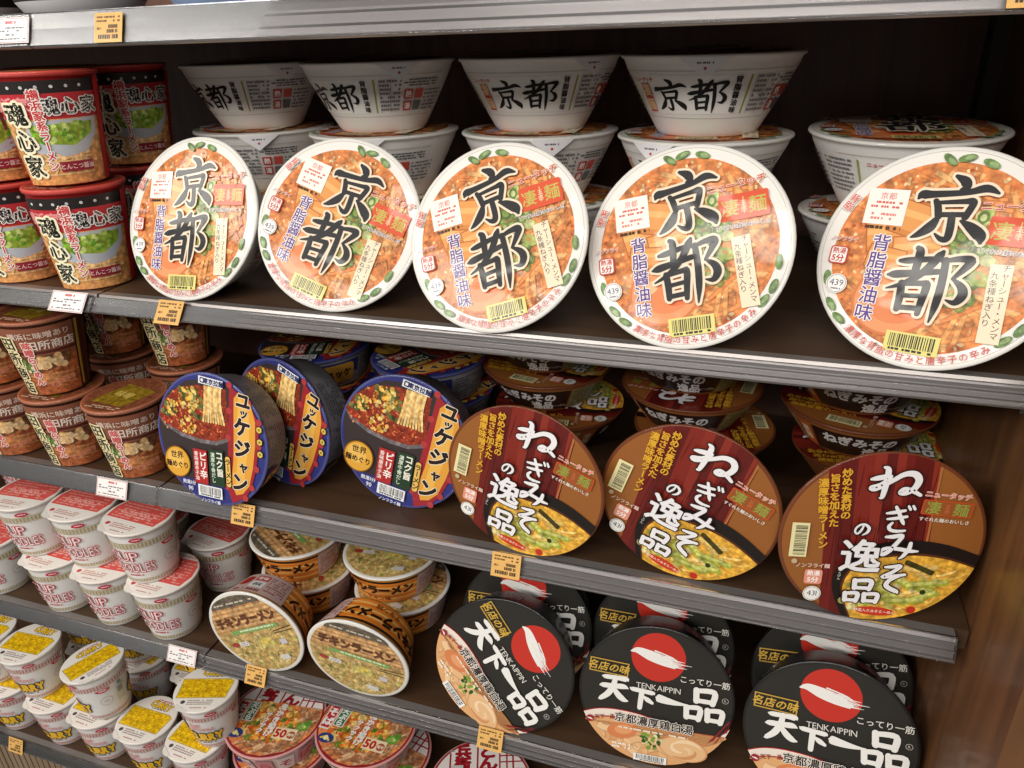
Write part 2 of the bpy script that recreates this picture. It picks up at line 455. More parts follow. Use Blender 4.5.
    a.barcode(-.23, -.875, .21, -.695, (230, 218, 130)); a.text('※', -.29, -.84, .07, (60, 90, 40))
    a.text('濃厚な背脂の甘みと唐辛子の辛み', 0, 0, .078, (204, 84, 74), bold=.01, arc=(.918, -126, 5.2))
    a.text('背脂', -.80, .425, .085, (214, 96, 80), vert=True, rot=-26, bold=.02, out=W)
    a.up(); a.brush('京', -.25, .15, .35, .72, (34, 33, 36), (240, 222, 196), .024); a.brush('都', -.31, -.53, .30, .06, (34, 33, 36), (240, 222, 196), .024)
    return a.mesh('kyoto_lid', (M_LID, M_FOOD), ns)


def lid_negi(R, H):
    a = lid_art(R, H); BRN = (150, 92, 42); ns = plate(a, R, H, BRN, (112, 60, 34)); a.up(2)
    r = random.Random(2)
    # dark red planks across the middle, clipped to the disc
    x = -.56
    while x < .46:
        w = r.uniform(.05, .11); x2 = min(x + w, .46); c = r.choice([(112, 30, 24), (128, 38, 28), (96, 24, 20), (138, 46, 34)])
        def yy(q): return math.sqrt(max(0., .985 - q * q))
        a.poly([(x - .04, yy(x - .04)), (x2 - .04, yy(x2 - .04)), (x2 + .06, -yy(x2 + .06)), (x + .06, -yy(x + .06))], c); a.rect(x2 - .008, -.6, x2, .8, (62, 14, 12)); x = x2
    for k in range(26):
        q = r.uniform(-.55, .42); y0 = r.uniform(-.4, .6); a.strip([(q, y0, .002), (q + .01, y0 + r.uniform(.1, .3), .004), (q + .015, y0 + .34, .001)], (78, 18, 16))
    a.rect(.43, -.1, .452, .86, (176, 108, 60)); a.up()
    # bowl: black rim, yellow broth
    def arc(d): return [(-.24 - d * .2, -.96), (-.36 - d * .25, -.66), (-.35 - d * .4, -.42 + d * .3), (-.18, -.20 + d * .6), (.08, -.11 + d), (.36, -.08 + d), (.66, -.12 + d), (.95, -.22 + d)]
    def clipc(pts): return [(p[0], p[1]) if inside(p[0], p[1], .985) else (p[0] * .985 / math.hypot(*p), p[1] * .985 / math.hypot(*p)) for p in pts]
    a.below(clipc([(q[0], q[1]) for q in smooth(arc(.10), 4)]), (28, 20, 18), .985); a.up()
    a.below(clipc([(q[0] + .035, q[1]) for q in smooth(arc(-.05), 4)]), (84, 44, 26), .985); a.up()
    a.mi = 1; a.below(clipc([(q[0] + .05, q[1]) for q in smooth(arc(-.08), 4)]), (236, 178, 64), .985); a.up()
    inb = lambda x, y: inside(x, y, .95) and y < -.24 - .12 * abs(x - .3) and x > -.30
    a.noodles(44, inb, .018, [(240, 190, 84), (232, 172, 66), (248, 210, 120)], 3, .3, .4, 0.)
    a.blobs(34, lambda x, y: inb(x, y) and y < -.45 and inside(x, y, .89), (.025, .06), [(190, 190, 84), (214, 206, 110), (168, 172, 70), (230, 214, 150)], 6, 8)
    for (x, y, r_, l) in ((.42, -.54, -20, .26), (.52, -.50, 10, .22), (.20, -.66, -35, .2), (.50, -.66, 25, .16), (.34, -.72, 5, .2), (.06, -.72, 30, .14)):
        a.frame(x, y, r_); a.rrect(-l, -.04, l, .04, .03, (172, 178, 66)); a.rrect(-l * .9, -.01, l * .9, .03, .015, (208, 208, 116)); a.frame(); a.up()
    a.frame(.42, -.30, -24); a.rrect(-.16, -.03, .16, .03, .02, (70, 66, 26)); a.frame(); a.disc(.5, -.60, .03, (40, 60, 24)); a.up()
    a.mi = 0
    a.disc(.42, -.83, .045, (196, 50, 30)); a.up()
    a.frame(.06, -.87, -3); a.disc(0, 0, .2, (204, 60, 36), .055, 24); a.up(); a.text('野菜入りみそらーめん', 0, 0, .042, (250, 240, 220), bold=.01); a.frame(); a.up()
    Wt = (240, 238, 240); K = (46, 26, 22)
    a.text('炒めた素材の', -.405, .53, .105, (228, 172, 50), vert=True, gap=.92, bold=.03, rot=5)
    a.text('旨さを加えた', -.51, .45, .105, (228, 172, 50), vert=True, gap=.98, bold=.03, rot=5)
    a.text('濃厚味噌ラーメン', -.60, .29, .105, (228, 172, 50), vert=True, gap=.98, bold=.03, rot=6)
    a.barcode(-.885, -.23, -.71, .18, (236, 226, 172), 9, True)
    a.text('ノンフライ麺', -.63, -.33, .058, (240, 206, 190), bold=.02); a.disc(-.82, -.285, .03, (196, 176, 140))
    a.rrect(-.70, -.56, -.52, -.38, .03, (232, 150, 126)); a.up(); a.text('熱湯', -.61, -.425, .065, (250, 246, 240), bold=.03); a.text('5分', -.61, -.505, .08, (250, 246, 240), bold=.03)
    a.disc(-.60, -.68, .092, (244, 242, 236)); a.up(); a.ring(-.60, -.68, .078, .084, (150, 150, 160), 24); a.text('431', -.60, -.675, .09, (50, 60, 90))
    a.text('ニュータッチ', .55, .56, .074, (226, 110, 84), rot=-4, bold=.02, out=(246, 232, 220), ow=.05)
    a.frame(.56, .41, -4); a.rrect(-.24, -.085, .24, .085, .02, (206, 76, 34)); a.up(); a.rrect(-.230, -.075, .230, .075, .02, (150, 84, 40)); a.up(); a.text('凄', -.13, 0, .15, (150, 158, 70), bold=.015); a.text('麺', .13, 0, .15, (150, 158, 70), bold=.015); a.text('五感', 0, 0, .055, (214, 110, 70), vert=True)
    a.text('すぐれた麺のおいしさ', 0, -.135, .048, (244, 236, 226), bold=.015); a.frame(); a.up()
    for ch, b in (('ね', (-.20, .50, .28, .86)), ('ぎ', (-.01, .13, .25, .43)), ('み', (-.01, -.20, .35, .11)), ('そ', (.02, -.60, .29, -.26)), ('の', (-.29, .07, -.13, .22))):
        a.brush(ch, *b, Wt, K, .014, 1.1)
    a.text('逸', -.18, -.17, .42, Wt, bold=.022, out=K, ow=.03)
    a.brush('品', -.29, -.74, .05, -.45, Wt, K, .014, .95); a.text('いっぴん', -.365, -.40, .035, (240, 230, 220), vert=True)
    return a.mesh('miso_lid', (M_LID, M_FOOD), ns)


def lid_tenka(R, H):
    a = lid_art(R, H); ns = plate(a, R, H, (44, 42, 38), (30, 29, 28)); a.up(2)
    a.frame(.005, .05); a.disc(0, .52, .345, (198, 52, 40), n=56); a.up()
    r = random.Random(5)
    sm = [(-.345, .56, .012), (-.26, .58, .045), (-.1, .53, .07), (.06, .475, .06), (.2, .43, .035)]
    a.strip(smooth(sm), (240, 238, 234))
    for k in range(14):
        x = r.uniform(-.1, .15); y = .53 - x * .4 + r.uniform(-.06, .07); a.strip([(x, y, .010), (x + .14, y - .035, .007), (x + r.uniform(.16, .3), y - .03 - r.uniform(0, .05), .002)], (240, 238, 234))
    a.strip([(.02, .545, .012), (.16, .515, .010), (.33, .505, .003)], (240, 238, 234)); a.frame(); a.up()
    # soup picture with a white curved band above
    band = smooth([(-.925, -.38), (-.72, -.30), (-.45, -.27), (-.1, -.30), (.2, -.40), (.48, -.50), (.75, -.46), (.96, -.28)], 5)
    low = smooth([(-.90, -.44), (-.72, -.37), (-.48, -.34), (-.1, -.42), (.16, -.50), (.46, -.57), (.72, -.52), (.93, -.37)], 5)
    a.below(band, (176, 44, 48)); a.up(); a.below([(x, y - .014) for x, y in band], (238, 226, 214)); a.up()
    a.poly([(.70, -.52), (.93, -.34), (.965, -.14), (.93, -.30)], (150, 34, 44)); a.below([(x, y - .05) for x, y in low], (196, 110, 70)); a.up()
    a.below([(x, y - .065) for x, y in low], (226, 172, 118)); a.up()
    ins = lambda x, y: inside(x, y, .95) and y < -.52 - .12 * max(0, x + .3) and x < .2
    a.noodles(22, ins, .035, [(234, 186, 134), (222, 166, 112), (240, 200, 152)], 8, .35, .5)
    a.up(); a.disc(-.40, -.58, .20, (216, 132, 84), .12, 24, .2); a.disc(-.38, -.56, .12, (230, 160, 110), .07, 20, .2); a.up()
    for q, c in ((.37, (214, 154, 102)), (.345, (232, 188, 138))):
        a.disc(.40, -.70, q * .85, c, q * .48, 30, -.1); a.up()
    for t0, rr, ww, c in ((.4, .24, .03, (244, 212, 172)), (2.4, .17, .028, (246, 216, 178)), (4.2, .24, .03, (212, 150, 100)), (5.4, .12, .03, (240, 204, 160))):
        a.strip(smooth([(.40 + (rr - k * .012) * math.cos(t0 + k * .3), -.70 + .6 * (rr - k * .012) * math.sin(t0 + k * .3), ww * math.sin(PI * (k + .5) / 8) * .7 + .004) for k in range(8)], 2), c)
    a.mi = 0
    a.blobs(46, lambda x, y: inside(x + .02, (y + .66) * 1.1, .15), (.02, .045), [(70, 110, 40), (120, 150, 60), (180, 196, 100), (46, 84, 34), (220, 224, 170)], 5, 8); a.up()
    a.frame(0, 0, 0, .965); a.poly([(.88, -.42), (.99, -.12), (.995, -.06), (.80, -.46)], (44, 42, 38)); a.poly([(.80, -.50), (.985, -.16), (.97, -.22), (.72, -.56)], (150, 40, 46)); a.poly([(.84, -.52), (.96, -.27), (.94, -.33), (.80, -.56)], (150, 40, 46)); a.frame(); a.up()
    a.frame(-.615, .335, -3); a.rect(-.255, -.10, .255, .10, (196, 158, 70)); a.up(); a.rect(-.238, -.083, .238, .083, (40, 36, 30)); a.up(); a.text('名店の味', 0, 0, .135, (214, 172, 70), bold=.02, shear=.2); a.frame(); a.up()
    Wt = (240, 238, 234)
    a.brush('天', -.72, -.16, -.36, .22, Wt); a.brush('下', -.325, -.20, -.02, .11, Wt); a.brush('一', .01, -.14, .41, .10, Wt); a.brush('品', .38, -.23, .85, .24, Wt, wk=.95)
    a.text('TENKAIPPIN', .03, .15, .115, (226, 222, 216), bold=.0, sx=.92)
    a.text('こってり一筋', .60, .335, .105, (228, 224, 216), bold=.01)
    a.ring(.87, .12, .034, .04, (190, 186, 180), 20); a.text('R', .87, .12, .05, (190, 186, 180))
    a.up(6); a.text('京都濃厚鶏白湯', .0, -.375, .146, (40, 26, 22), bold=.02, out=(246, 240, 230), ow=.05, rot=-1)
    a.disc(-.83, -.46, .05, (156, 34, 40)); a.strip([(-.865, -.455, .004), (-.82, -.462, .012), (-.795, -.475, .003)], (240, 238, 234)); a.text('天下一品', -.64, -.40, .068, (150, 40, 44), bold=.03, rot=12)
    a.lines(-.45, -.53, .45, -.50, 1, (240, 224, 204), .8, 4)
    a.barcode(-.23, -1.0 + .035, .20, -.86, (244, 242, 238), 6); a.lines(-.52, -.84, -.28, -.74, 2, (250, 240, 226), .6, 3)
    return a.mesh('black_lid', (M_LID, M_FOOD), ns)


def lid_yuk(R, H):
    a = lid_art(R, H); ns = plate(a, R, H, (50, 54, 124), (78, 82, 138)); a.up(2)
    a.poly([(-.955, .05), (-.93, .3), (-.75, .6), (-.4, .84), (.1, .93), (.40, .86), (.40, -.60), (.1, -.66), (-.50, -.66), (-.86, -.46)], (58, 48, 48)); a.up()
    el = [(-.93 + .0, .30)]
    a.mi = 1
    P = [(-.95, .24), (-.84, .48), (-.55, .72), (-.2, .80), (.32, .80), (.34, .10), (.1, .0), (-.2, -.01), (-.55, .04), (-.85, .16)]
    a.poly([(x * 1.0, y - .06) for x, y in P[5:]] + [(-.95, .22), (.34, .2)], (120, 112, 116)); a.up()
    a.poly(P, (150, 56, 34)); a.up()
    inb = lambda x, y: -.88 < x < .30 and .06 < y < .74 and inside(x, y, .92) and (x > -.7 or y < .55)
    a.blobs(420, inb, (.009, .024), [(190, 70, 40), (216, 112, 60), (136, 40, 26), (226, 156, 96), (176, 54, 36)], 3)
    a.blobs(60, lambda x, y: inb(x, y) and y > .28 and x < .08 and math.sin(x * 9 + y * 7) > -.1, (.025, .065), [(92, 98, 50), (70, 80, 40), (120, 124, 66)], 8, 8)
    a.blobs(110, lambda x, y: inb(x, y) and ((x + .35) ** 2 + (y - .58) ** 2 < .04 or (x + .7) ** 2 + (y - .4) ** 2 < .02 or (x + .4) ** 2 + (y - .17) ** 2 < .02), (.016, .042), [(226, 170, 60), (236, 194, 96), (206, 140, 44), (240, 210, 130)], 4, 8)
    a.up()
    for k in range(9):
        x = -.06 + k * .035; a.strip(smooth([(x + .02, .80, .018), (x, .55, .02), (x + .04 * (k - 4) * .3, .28, .016)]), [(238, 200, 130), (226, 176, 100), (246, 214, 150)][k % 3])
    a.mi = 0; a.up()
    # gold banner with red scalloped edge
    L_ = [(.40, .88), (.37, .50), (.33, .10), (.30, -.30), (.26, -.66), (.34, -.90)]; Rr = [(.58, -.78), (.70, -.60), (.80, -.30), (.86, .05), (.88, .40), (.72, .66)]
    a.poly(L_ + Rr, (158, 40, 48)); a.up()
    for x, y in L_[:5] + Rr: a.disc(x, y, .05, (176, 60, 60), n=12)
    a.up()
    a.poly([(.56, .80), (.47, .70), (.45, .45), (.43, .1), (.40, -.25), (.34, -.58), (.42, -.76), (.54, -.72), (.66, -.58), (.74, -.3), (.80, .05), (.82, .4), (.76, .62), (.66, .76)], (226, 160, 62)); a.up()
    a.poly([(.56, .76), (.52, .5), (.5, .0), (.42, -.6), (.54, -.66), (.62, -.3), (.70, .1), (.72, .5)], (236, 182, 84)); a.up()
    for i, (ch, x, y, sz) in enumerate((('ユ', .63, .68, .26), ('ッ', .63, .50, .16), ('ケ', .59, .29, .29), ('ジ', .57, -.03, .29), ('ャ', .58, -.30, .18), ('ン', .50, -.55, .29))):
        a.text(ch, x, y, sz, (40, 26, 20), bold=.05, out=(240, 226, 200), ow=.04, rot=-6)
    for y in (.30, .12, -.06):
        a.disc(.885, y, .062, (60, 50, 30), n=6, a=.5); a.up(); a.disc(.885, y, .048, (226, 196, 90), n=6, a=.5); a.disc(.885, y, .02, (150, 120, 50)); a.up()
    a.disc(-.63, -.42, .245, (120, 80, 24)); a.up(); a.disc(-.63, -.42, .225, (224, 166, 60)); a.up(); a.disc(-.66, -.38, .15, (236, 188, 92)); a.up(); a.text('世界', -.63, -.31, .12, (60, 36, 16), bold=.02); a.text('麺めぐり', -.63, -.46, .105, (60, 36, 16), bold=.03)
    a.frame(-.195, -.42, 0); a.rect(-.125, -.27, .125, .26, (176, 44, 44)); a.up(); a.text('ピリ辛', .05, .02, .14, (246, 240, 232), vert=True, bold=.03); a.text('香味唐辛子油', -.07, .0, .075, (246, 226, 216), vert=True, bold=.02); a.frame()
    a.rect(-.03, -.68, .235, -.12, (40, 62, 44)); a.up(); a.text('コク旨', .16, -.33, .13, (246, 240, 226), vert=True, bold=.03); a.text('濃厚牛骨だし', .04, -.40, .078, (214, 226, 206), vert=True, bold=.02)
    a.rrect(.26, -.66, .36, -.18, .04, (60, 40, 24)); a.up(); a.rrect(.268, -.652, .352, -.188, .035, (232, 190, 100)); a.up(); a.text('ラーメン', .31, -.42, .10, (50, 30, 20), vert=True, gap=1.0, bold=.03)
    a.frame(.09, .885, -5); a.rect(-.215, -.055, .215, .055, (236, 236, 240)); a.up(); a.text('東京拉麺', .05, 0, .09, (40, 44, 90), bold=.04); a.rrect(-.19, -.04, -.11, .04, .02, (40, 44, 90)); a.up(); a.rrect(-.172, -.022, -.128, .022, .01, (236, 236, 240)); a.frame(); a.up()
    a.barcode(-.26, -.875, .18, -.70, (240, 240, 240), 12)
    a.text('熱湯3分', -.42, -.70, .07, (230, 232, 244), bold=.02); a.text('90', -.40, -.79, .09, (230, 232, 244), bold=.02); a.text('ノンフライ麺', -.04, -.935, .06, (230, 232, 244), bold=.02)
    return a.mesh('blue_lid', (M_LID, M_FOOD), ns)


def lid_chick(R, H):
    a = lid_art(R, H); ns = plate(a, R, H, (226, 222, 214), (230, 228, 222)); a.up(2)
    a.mi = 1; a.disc(0, 0, .93, (204, 168, 106), n=64); a.up()
    chord = lambda y: math.sqrt(max(0, .925 ** 2 - y * y))
    for k in range(12):
        y0 = .14 + k * .05; c = (222, 178, 122) if k % 2 else (196, 142, 88); a.poly([(-chord(y0), y0), (chord(y0), y0), (chord(y0 + .05), y0 + .05), (-chord(y0 + .05), y0 + .05)], c)
    y0 = .68; a.poly([(-chord(y0), y0)] + [(chord(y0) * math.cos(PI * k / 12), y0 + (.925 - y0) * math.sin(PI * k / 12)) for k in range(13)], (108, 96, 80)); a.up()
    inb = lambda x, y: inside(x, y, .9) and y < .08
    a.noodles(90, inb, .018, [(220, 190, 116), (208, 172, 98), (226, 202, 136)], 4, .8, .35)
    a.blobs(40, lambda x, y: inb(x, y) and y < -.05, (.02, .06), [(170, 170, 84), (150, 146, 74), (210, 190, 112)], 7, 8)
    a.disc(.10, -.25, .20, (206, 190, 110), .14, 24); a.up(); a.disc(.12, -.22, .09, (226, 196, 90)); a.up()
    a.mi = 0
    a.text('チキンラーメン', 0, .36, .27, (108, 62, 36), bold=.07, sx=.80)
    a.lines(-.5, .74, .5, .80, 1, (210, 200, 180), .6, 3)
    a.frame(.05, .10, 0); a.rrect(-.60, -.05, .60, .055, .04, (128, 168, 92)); a.up(); a.lines(-.5, -.02, .5, .03, 1, (226, 236, 200), .8, 6); a.frame(); a.up()
    a.strip([(.45, -.03, .012), (.9, .02, .010)], (90, 64, 48)); a.strip([(.45, -.08, .012), (.9, -.06, .010)], (90, 64, 48))
    a.disc(-.66, -.17, .09, (168, 60, 50), .06); a.rect(-.55, -.24, -.32, -.13, (230, 226, 220)); a.lines(-.53, -.23, -.34, -.14, 2, (120, 110, 110), .5, 2)
    a.rect(.44, -.36, .60, -.24, (206, 200, 206)); a.rect(.20, -.72, .42, -.60, (214, 210, 206))
    return a.mesh('chicken_lid', (M_LID, M_FOOD), ns)


def lid_soba(R, H):
    a = lid_art(R, H); ns = plate(a, R, H, (150, 34, 44), (206, 150, 146)); a.up(2)
    chord = lambda y, r=.93: math.sqrt(max(0, r * r - y * y))
    def band(y0, y1, col, n=8):
        p = [(-chord(y0 + (y1 - y0) * k / n), y0 + (y1 - y0) * k / n) for k in range(n + 1)] + [(chord(y1 - (y1 - y0) * k / n), y1 - (y1 - y0) * k / n) for k in range(n + 1)]
        a.poly(p, col)
    band(.30, .92, (236, 228, 224)); a.up()
    for x in (-.62, -.08, .62): a.rect(x, .30, x + .035, min(.92, chord(x)), (158, 36, 46))
    for x in (.36, .50): a.rect(x, .30, x + .03, chord(x) * .96, (158, 36, 46))
    for y in (.44, .58): a.rect(.36, y, chord(y), y + .03, (158, 36, 46))
    a.up(); a.text('ど', .14, .72, .36, (160, 30, 40), bold=.05, sx=1.1); a.text('ん', .14, .44, .36, (160, 30, 40), bold=.05, sx=1.1); a.text('兵', -.35, .72, .32, (160, 30, 40), bold=.06); a.text('衛', -.35, .44, .32, (160, 30, 40), bold=.06)
    a.mi = 1; band(-.92, .30, (226, 140, 84)); a.up()
    inb = lambda x, y: inside(x, y, .92) and y < .28
    a.noodles(80, lambda x, y: inb(x, y) and (x > .1 or y < -.5), .02, [(196, 140, 100), (176, 116, 80), (226, 180, 136)], 6, .25, .45, .7)
    a.blobs(210, lambda x, y: inside((x + .06) * .8, y + .14, .48) and inb(x, y), (.03, .085), [(236, 150, 60), (226, 110, 44), (246, 190, 90), (214, 90, 40), (120, 140, 50), (250, 210, 130)], 2, 8)
    a.up(); a.disc(.66, -.18, .13, (120, 168, 64), .10); a.disc(.66, -.18, .07, (176, 206, 110), .05); a.disc(.74, -.08, .07, (96, 150, 54)); a.up(); a.mi = 0
    a.rect(-.88, -.34, -.66, .26, (236, 228, 224)); a.rect(-.86, -.30, -.68, .22, (196, 50, 50)); a.rect(-.64, -.22, -.42, .26, (236, 228, 224)); a.rect(-.62, -.20, -.44, .24, (54, 120, 76)); a.up()
    a.text('そば', -.77, -.04, .2, (248, 244, 240), vert=True, gap=1.15, bold=.05); a.text('天ぷら', -.53, .02, .15, (248, 244, 240), vert=True, gap=.98, bold=.05)
    a.text('鬼かき揚げ', .06, -.10, .16, (248, 242, 232), vert=True, bold=.06, out=(200, 70, 40), ow=.05, rot=-4); a.text('サクサク', -.14, -.20, .13, (248, 242, 232), vert=True, bold=.06, out=(200, 70, 40), ow=.05, rot=-4)
    a.rect(.16, -.52, .62, -.26, (246, 224, 186)); a.up(); a.text('50', .30, -.39, .25, (196, 40, 30), bold=.04); a.disc(.525, -.40, .085, (176, 92, 60)); a.up(); a.text('周年', .525, -.40, .075, (250, 232, 206), bold=.03)
    a.disc(-.60, -.52, .16, (44, 62, 130), .11); a.up(); a.strip([(-.70, -.54, .02), (-.6, -.48, .03), (-.52, -.56, .02)], (236, 206, 70)); a.disc(-.60, -.52, .05, (246, 236, 180))
    a.rect(-.58, .33, -.34, .40, (206, 200, 196)); a.barcode(-.60, .70, -.42 - .12, .74, (236, 236, 236), 4)
    return a.mesh('soba_lid', (M_LID, M_FOOD), ns)


def lid_cup(R, H, curry):
    a = lid_art(R, H); ns = plate(a, R, H, (240, 234, 226), (236, 228, 220), 56); a.up(2)
    GL = (196, 170, 110)
    if curry:
        a.poly([(-.82, -.44), (.78, -.44), (.84, .26), (.66, .36), (-.86, .36)], GL); a.up(); a.mi = 1
        a.poly([(-.79, -.41), (.75, -.41), (.81, .25), (.65, .33), (-.83, .33)], (244, 200, 24)); a.up(); a.mi = 0; a.lines(-.74, -.36, .72, .28, 8, (226, 172, 24), .4, 21)
        a.blobs(60, lambda x, y: -.74 < x < .7 and -.38 < y < .28, (.012, .03), [(150, 110, 16), (180, 60, 30), (200, 150, 20)], 3, 5)
        a.text('CURRY', .12, .60, .32, (244, 196, 30), bold=.05, out=(30, 22, 16), ow=.05, rot=-4, sx=.8); a.lines(-.2, .41, .4, .45, 1, (90, 80, 70), .6)
        a.text('CUP NOODLE', .14, .78, .10, (206, 80, 90), bold=.02)
    else:
        RD = (226, 92, 84)
        a.poly([(-.86, -.34), (.86, -.34), (.93, .1), (.80, .52), (.62, .74), (-.62, .74), (-.80, .52), (-.93, .1)], RD); a.up()
        a.lines(-.76, -.30, .78, .66, 8, (240, 168, 156), .35, 4); a.lines(-.6, -.2, .6, .1, 3, (246, 196, 184), .35, 9)
        a.text('CUP NOODLES', .1, .84, .12, (206, 80, 90), bold=.02)
    ca = [math.radians(q) for q in (224, 232, 240, 248, 256)]
    a.poly([(math.cos(ca[0]) * .97, math.sin(ca[0]) * .97)] + [(math.cos(q) * r_, math.sin(q) * r_) for q, r_ in zip(ca, (.99, 1.06, 1.09, 1.06, .99))] + [(math.cos(ca[4]) * .97, math.sin(ca[4]) * .97)], (240, 234, 226)); a.up()
    a.disc(-.52, -.60, .07, (206, 70, 76) if not curry else (90, 80, 84)); a.lines(-.38, -.72, .44, -.50, 3, (206, 150, 140) if not curry else (170, 150, 150), .5, 7)
    a.lines(-.30, -.86, .3, -.80, 1, (200, 150, 146), .6, 2)
    return a.mesh('curry_lid' if curry else 'cup_lid', (M_PAPER, M_FOOD), ns)


def lid_plain(R, H, c1, c2, word):
    """foil lid of the tall cups: a brown or red print with a paler panel"""
    a = lid_art(R, H); ns = plate(a, R, H, c1, tuple(min(255, v + 24) for v in c1), 56); a.up(2)
    a.mi = 1; a.disc(0, 0, .9, tuple(v * .9 for v in c1)); a.up(); a.poly([(-.6, -.5), (.45, -.6), (.7, .35), (-.35, .55)], c2); a.up(); a.mi = 0
    a.text(word, 0, 0, .3, tuple(min(255, v + 60) for v in c2), bold=.03, rot=-8)
    a.lines(-.5, -.8, .5, -.64, 2, (220, 190, 160), .5, 2)
    return a.mesh('cup_foil_lid', (M_LID, M_FOOD), ns)


# ------------------------------------------------------------------ side designs
def body_profile(rb, rt, H, c, rim, foot=.003, lip=.0022, pw=1.):
    if pw != 1.:
        f = lambda q: (rb + (rt - rb) * q ** pw, H * q, c)
        return [(rb * .86, .0025, c), (rb * .90, 0, c), (rb * .97, 0, c), (rb, .0008, c)] + [f(q) for q in (.05, .1, .16, .23, .3, .4, .5, .6, .7, .8, .86)] + [(rt - lip * 1.6, H * .90, rim), (rt - lip, H * .95, rim), (rt - lip * .3, H * .96, rim), (rt, H * .972, rim), (rt, H - .0016, rim), (rt * .96, H - .0014, rim)]
    return [(rb * .86, .0025, c), (rb * .90, 0, c), (rb * .97, 0, c), (rb, foot, c), (rt - lip * 1.4, H * .88, c), (rt - lip, H * .955, rim), (rt - lip * .3, H * .96, rim), (rt, H * .972, rim), (rt, H - .0016, rim), (rt * .96, H - .0014, rim)]


def sidebase(rb, rt, H, c, rim, pw=1.):
    a = side_art(rb, rt, H, pw=pw); a.mi = 0
    a.add_lathe([(.0004, .0025, c)] + body_profile(rb, rt, H, c, rim, pw=pw), c); return a, len(a.f)


def body_kyoto(rb, rt, H):
    W = (230, 227, 224); a, ns = sidebase(rb, rt, H, W, W, .95); rm = (rb + rt) / 2
    a.up(); h0, h1 = H * .30, H * .77
    a.rect(-.075, H * .815, .095, H * .83, (206, 200, 190)); a.rect(-.075, H * .24, .095, H * .25, (200, 194, 184))
    a.rect(-.06, h0, .030, h1, (238, 236, 232)); a.rect(.034, h0, .0355, h1, (158, 160, 60)); a.up()
    a.brush('京', -.034, h0 + .003, -.008, h1 - .003, (26, 24, 24)); a.brush('都', -.006, h0 + .003, .020, h1 - .003, (26, 24, 24))
    a.text('背脂醤油味', .0265, (h0 + h1) / 2, .0052, (40, 34, 34), vert=True, gap=1.05, bold=.03)
    a.rect(-.047, h0 + .001, -.038, h1 - .006, (196, 54, 46)); a.up(); a.text('凄麺', -.0425, (h0 + h1) / 2 - .002, .0095, (236, 200, 150), vert=True, gap=1.15, bold=.03); a.text('ニュータッチ', -.043, h1 - .003, .0036, (206, 70, 60), bold=.03)
    a.lines(.039, h0 + .001, .056, h1, 8, (120, 118, 120), .55, 3); a.rect(.0385, h0, .0389, h1, (150, 150, 150)); a.rect(.0475, h0, .0479, h1, (150, 150, 150))
    for (x, y, c) in ((.059, h0 + .011, (196, 56, 50)), (.059, h0 + .001, (196, 56, 50)), (.069, h0 + .011, (206, 84, 70)), (.069, h0 + .001, (110, 110, 112))): a.rect(x, y, x + .008, y + .008, c)
    a.up(); a.text('熱', .063, h0 + .015, .006, (250, 240, 236), bold=.03); a.text('湯', .063, h0 + .005, .006, (250, 240, 236), bold=.03)
    a.lines(.058, h1 - .007, .09, h1, 3, (90, 90, 96), .5, 6); a.lines(.079, h0, .10, h1 - .009, 6, (120, 118, 120), .5, 9)
    a.lines(-.088, h0, -.064, h1, 8, (120, 118, 120), .5, 13); a.rect(-.060, h0, -.0588, h1, (158, 160, 60)); a.lines(-.12, h0, -.094, h1, 8, (130, 128, 130), .5, 15)
    return a.mesh('white_bowl_side', (M_PAPER, M_FOOD), ns)


def body_negi(rb, rt, H):
    T = (172, 140, 92); a, ns = sidebase(rb, rt, H, (150, 92, 50), T); a.up()
    h0, h1 = H * .12, H * .84
    a.rect(-.05, h0, .034, h1, (44, 24, 20)); a.rect(.036, h0, .072, h1, (140, 134, 86)); a.rect(-.066, h0, -.052, h1, (206, 100, 50)); a.rect(-.10, h0, -.068, h1, (190, 160, 112)); a.up()
    a.text('ねぎみその', -.010, H * .60, .0135, (236, 232, 230), bold=.05, sx=.92); a.text('逸品', .006, H * .28, .0125, (236, 232, 230), bold=.04); a.text('いっぴん', .026, H * .26, .004, (226, 214, 200))
    a.lines(.038, h0 + .002, .070, h1 - .002, 7, (84, 80, 50), .5, 4); a.text('凄麺', -.059, H * .5, .009, (246, 226, 190), vert=True, bold=.03); a.lines(-.098, h0 + .002, -.07, h1 - .002, 6, (110, 80, 50), .5, 8)
    return a.mesh('miso_bowl_side', (M_PAPER, M_FOOD), ns)


def body_tenka(rb, rt, H):
    a, ns = sidebase(rb, rt, H, (34, 33, 34), (40, 40, 42)); a.up()
    h0, h1 = H * .16, H * .84
    for x0, s_ in ((-.07, 2), (.02, 5), (.11, 7), (-.16, 9)):
        a.lines(x0, h0, x0 + .05, h1, 7, (150, 148, 156), .5, s_); a.rect(x0 + .055, h0 + .004, x0 + .075, h1 - .004, (120, 34, 36)); a.up(); a.text('こってり', x0 + .065, H * .5, .006, (230, 226, 220), vert=True)
    return a.mesh('black_bowl_side', (M_PAPER, M_FOOD), ns)


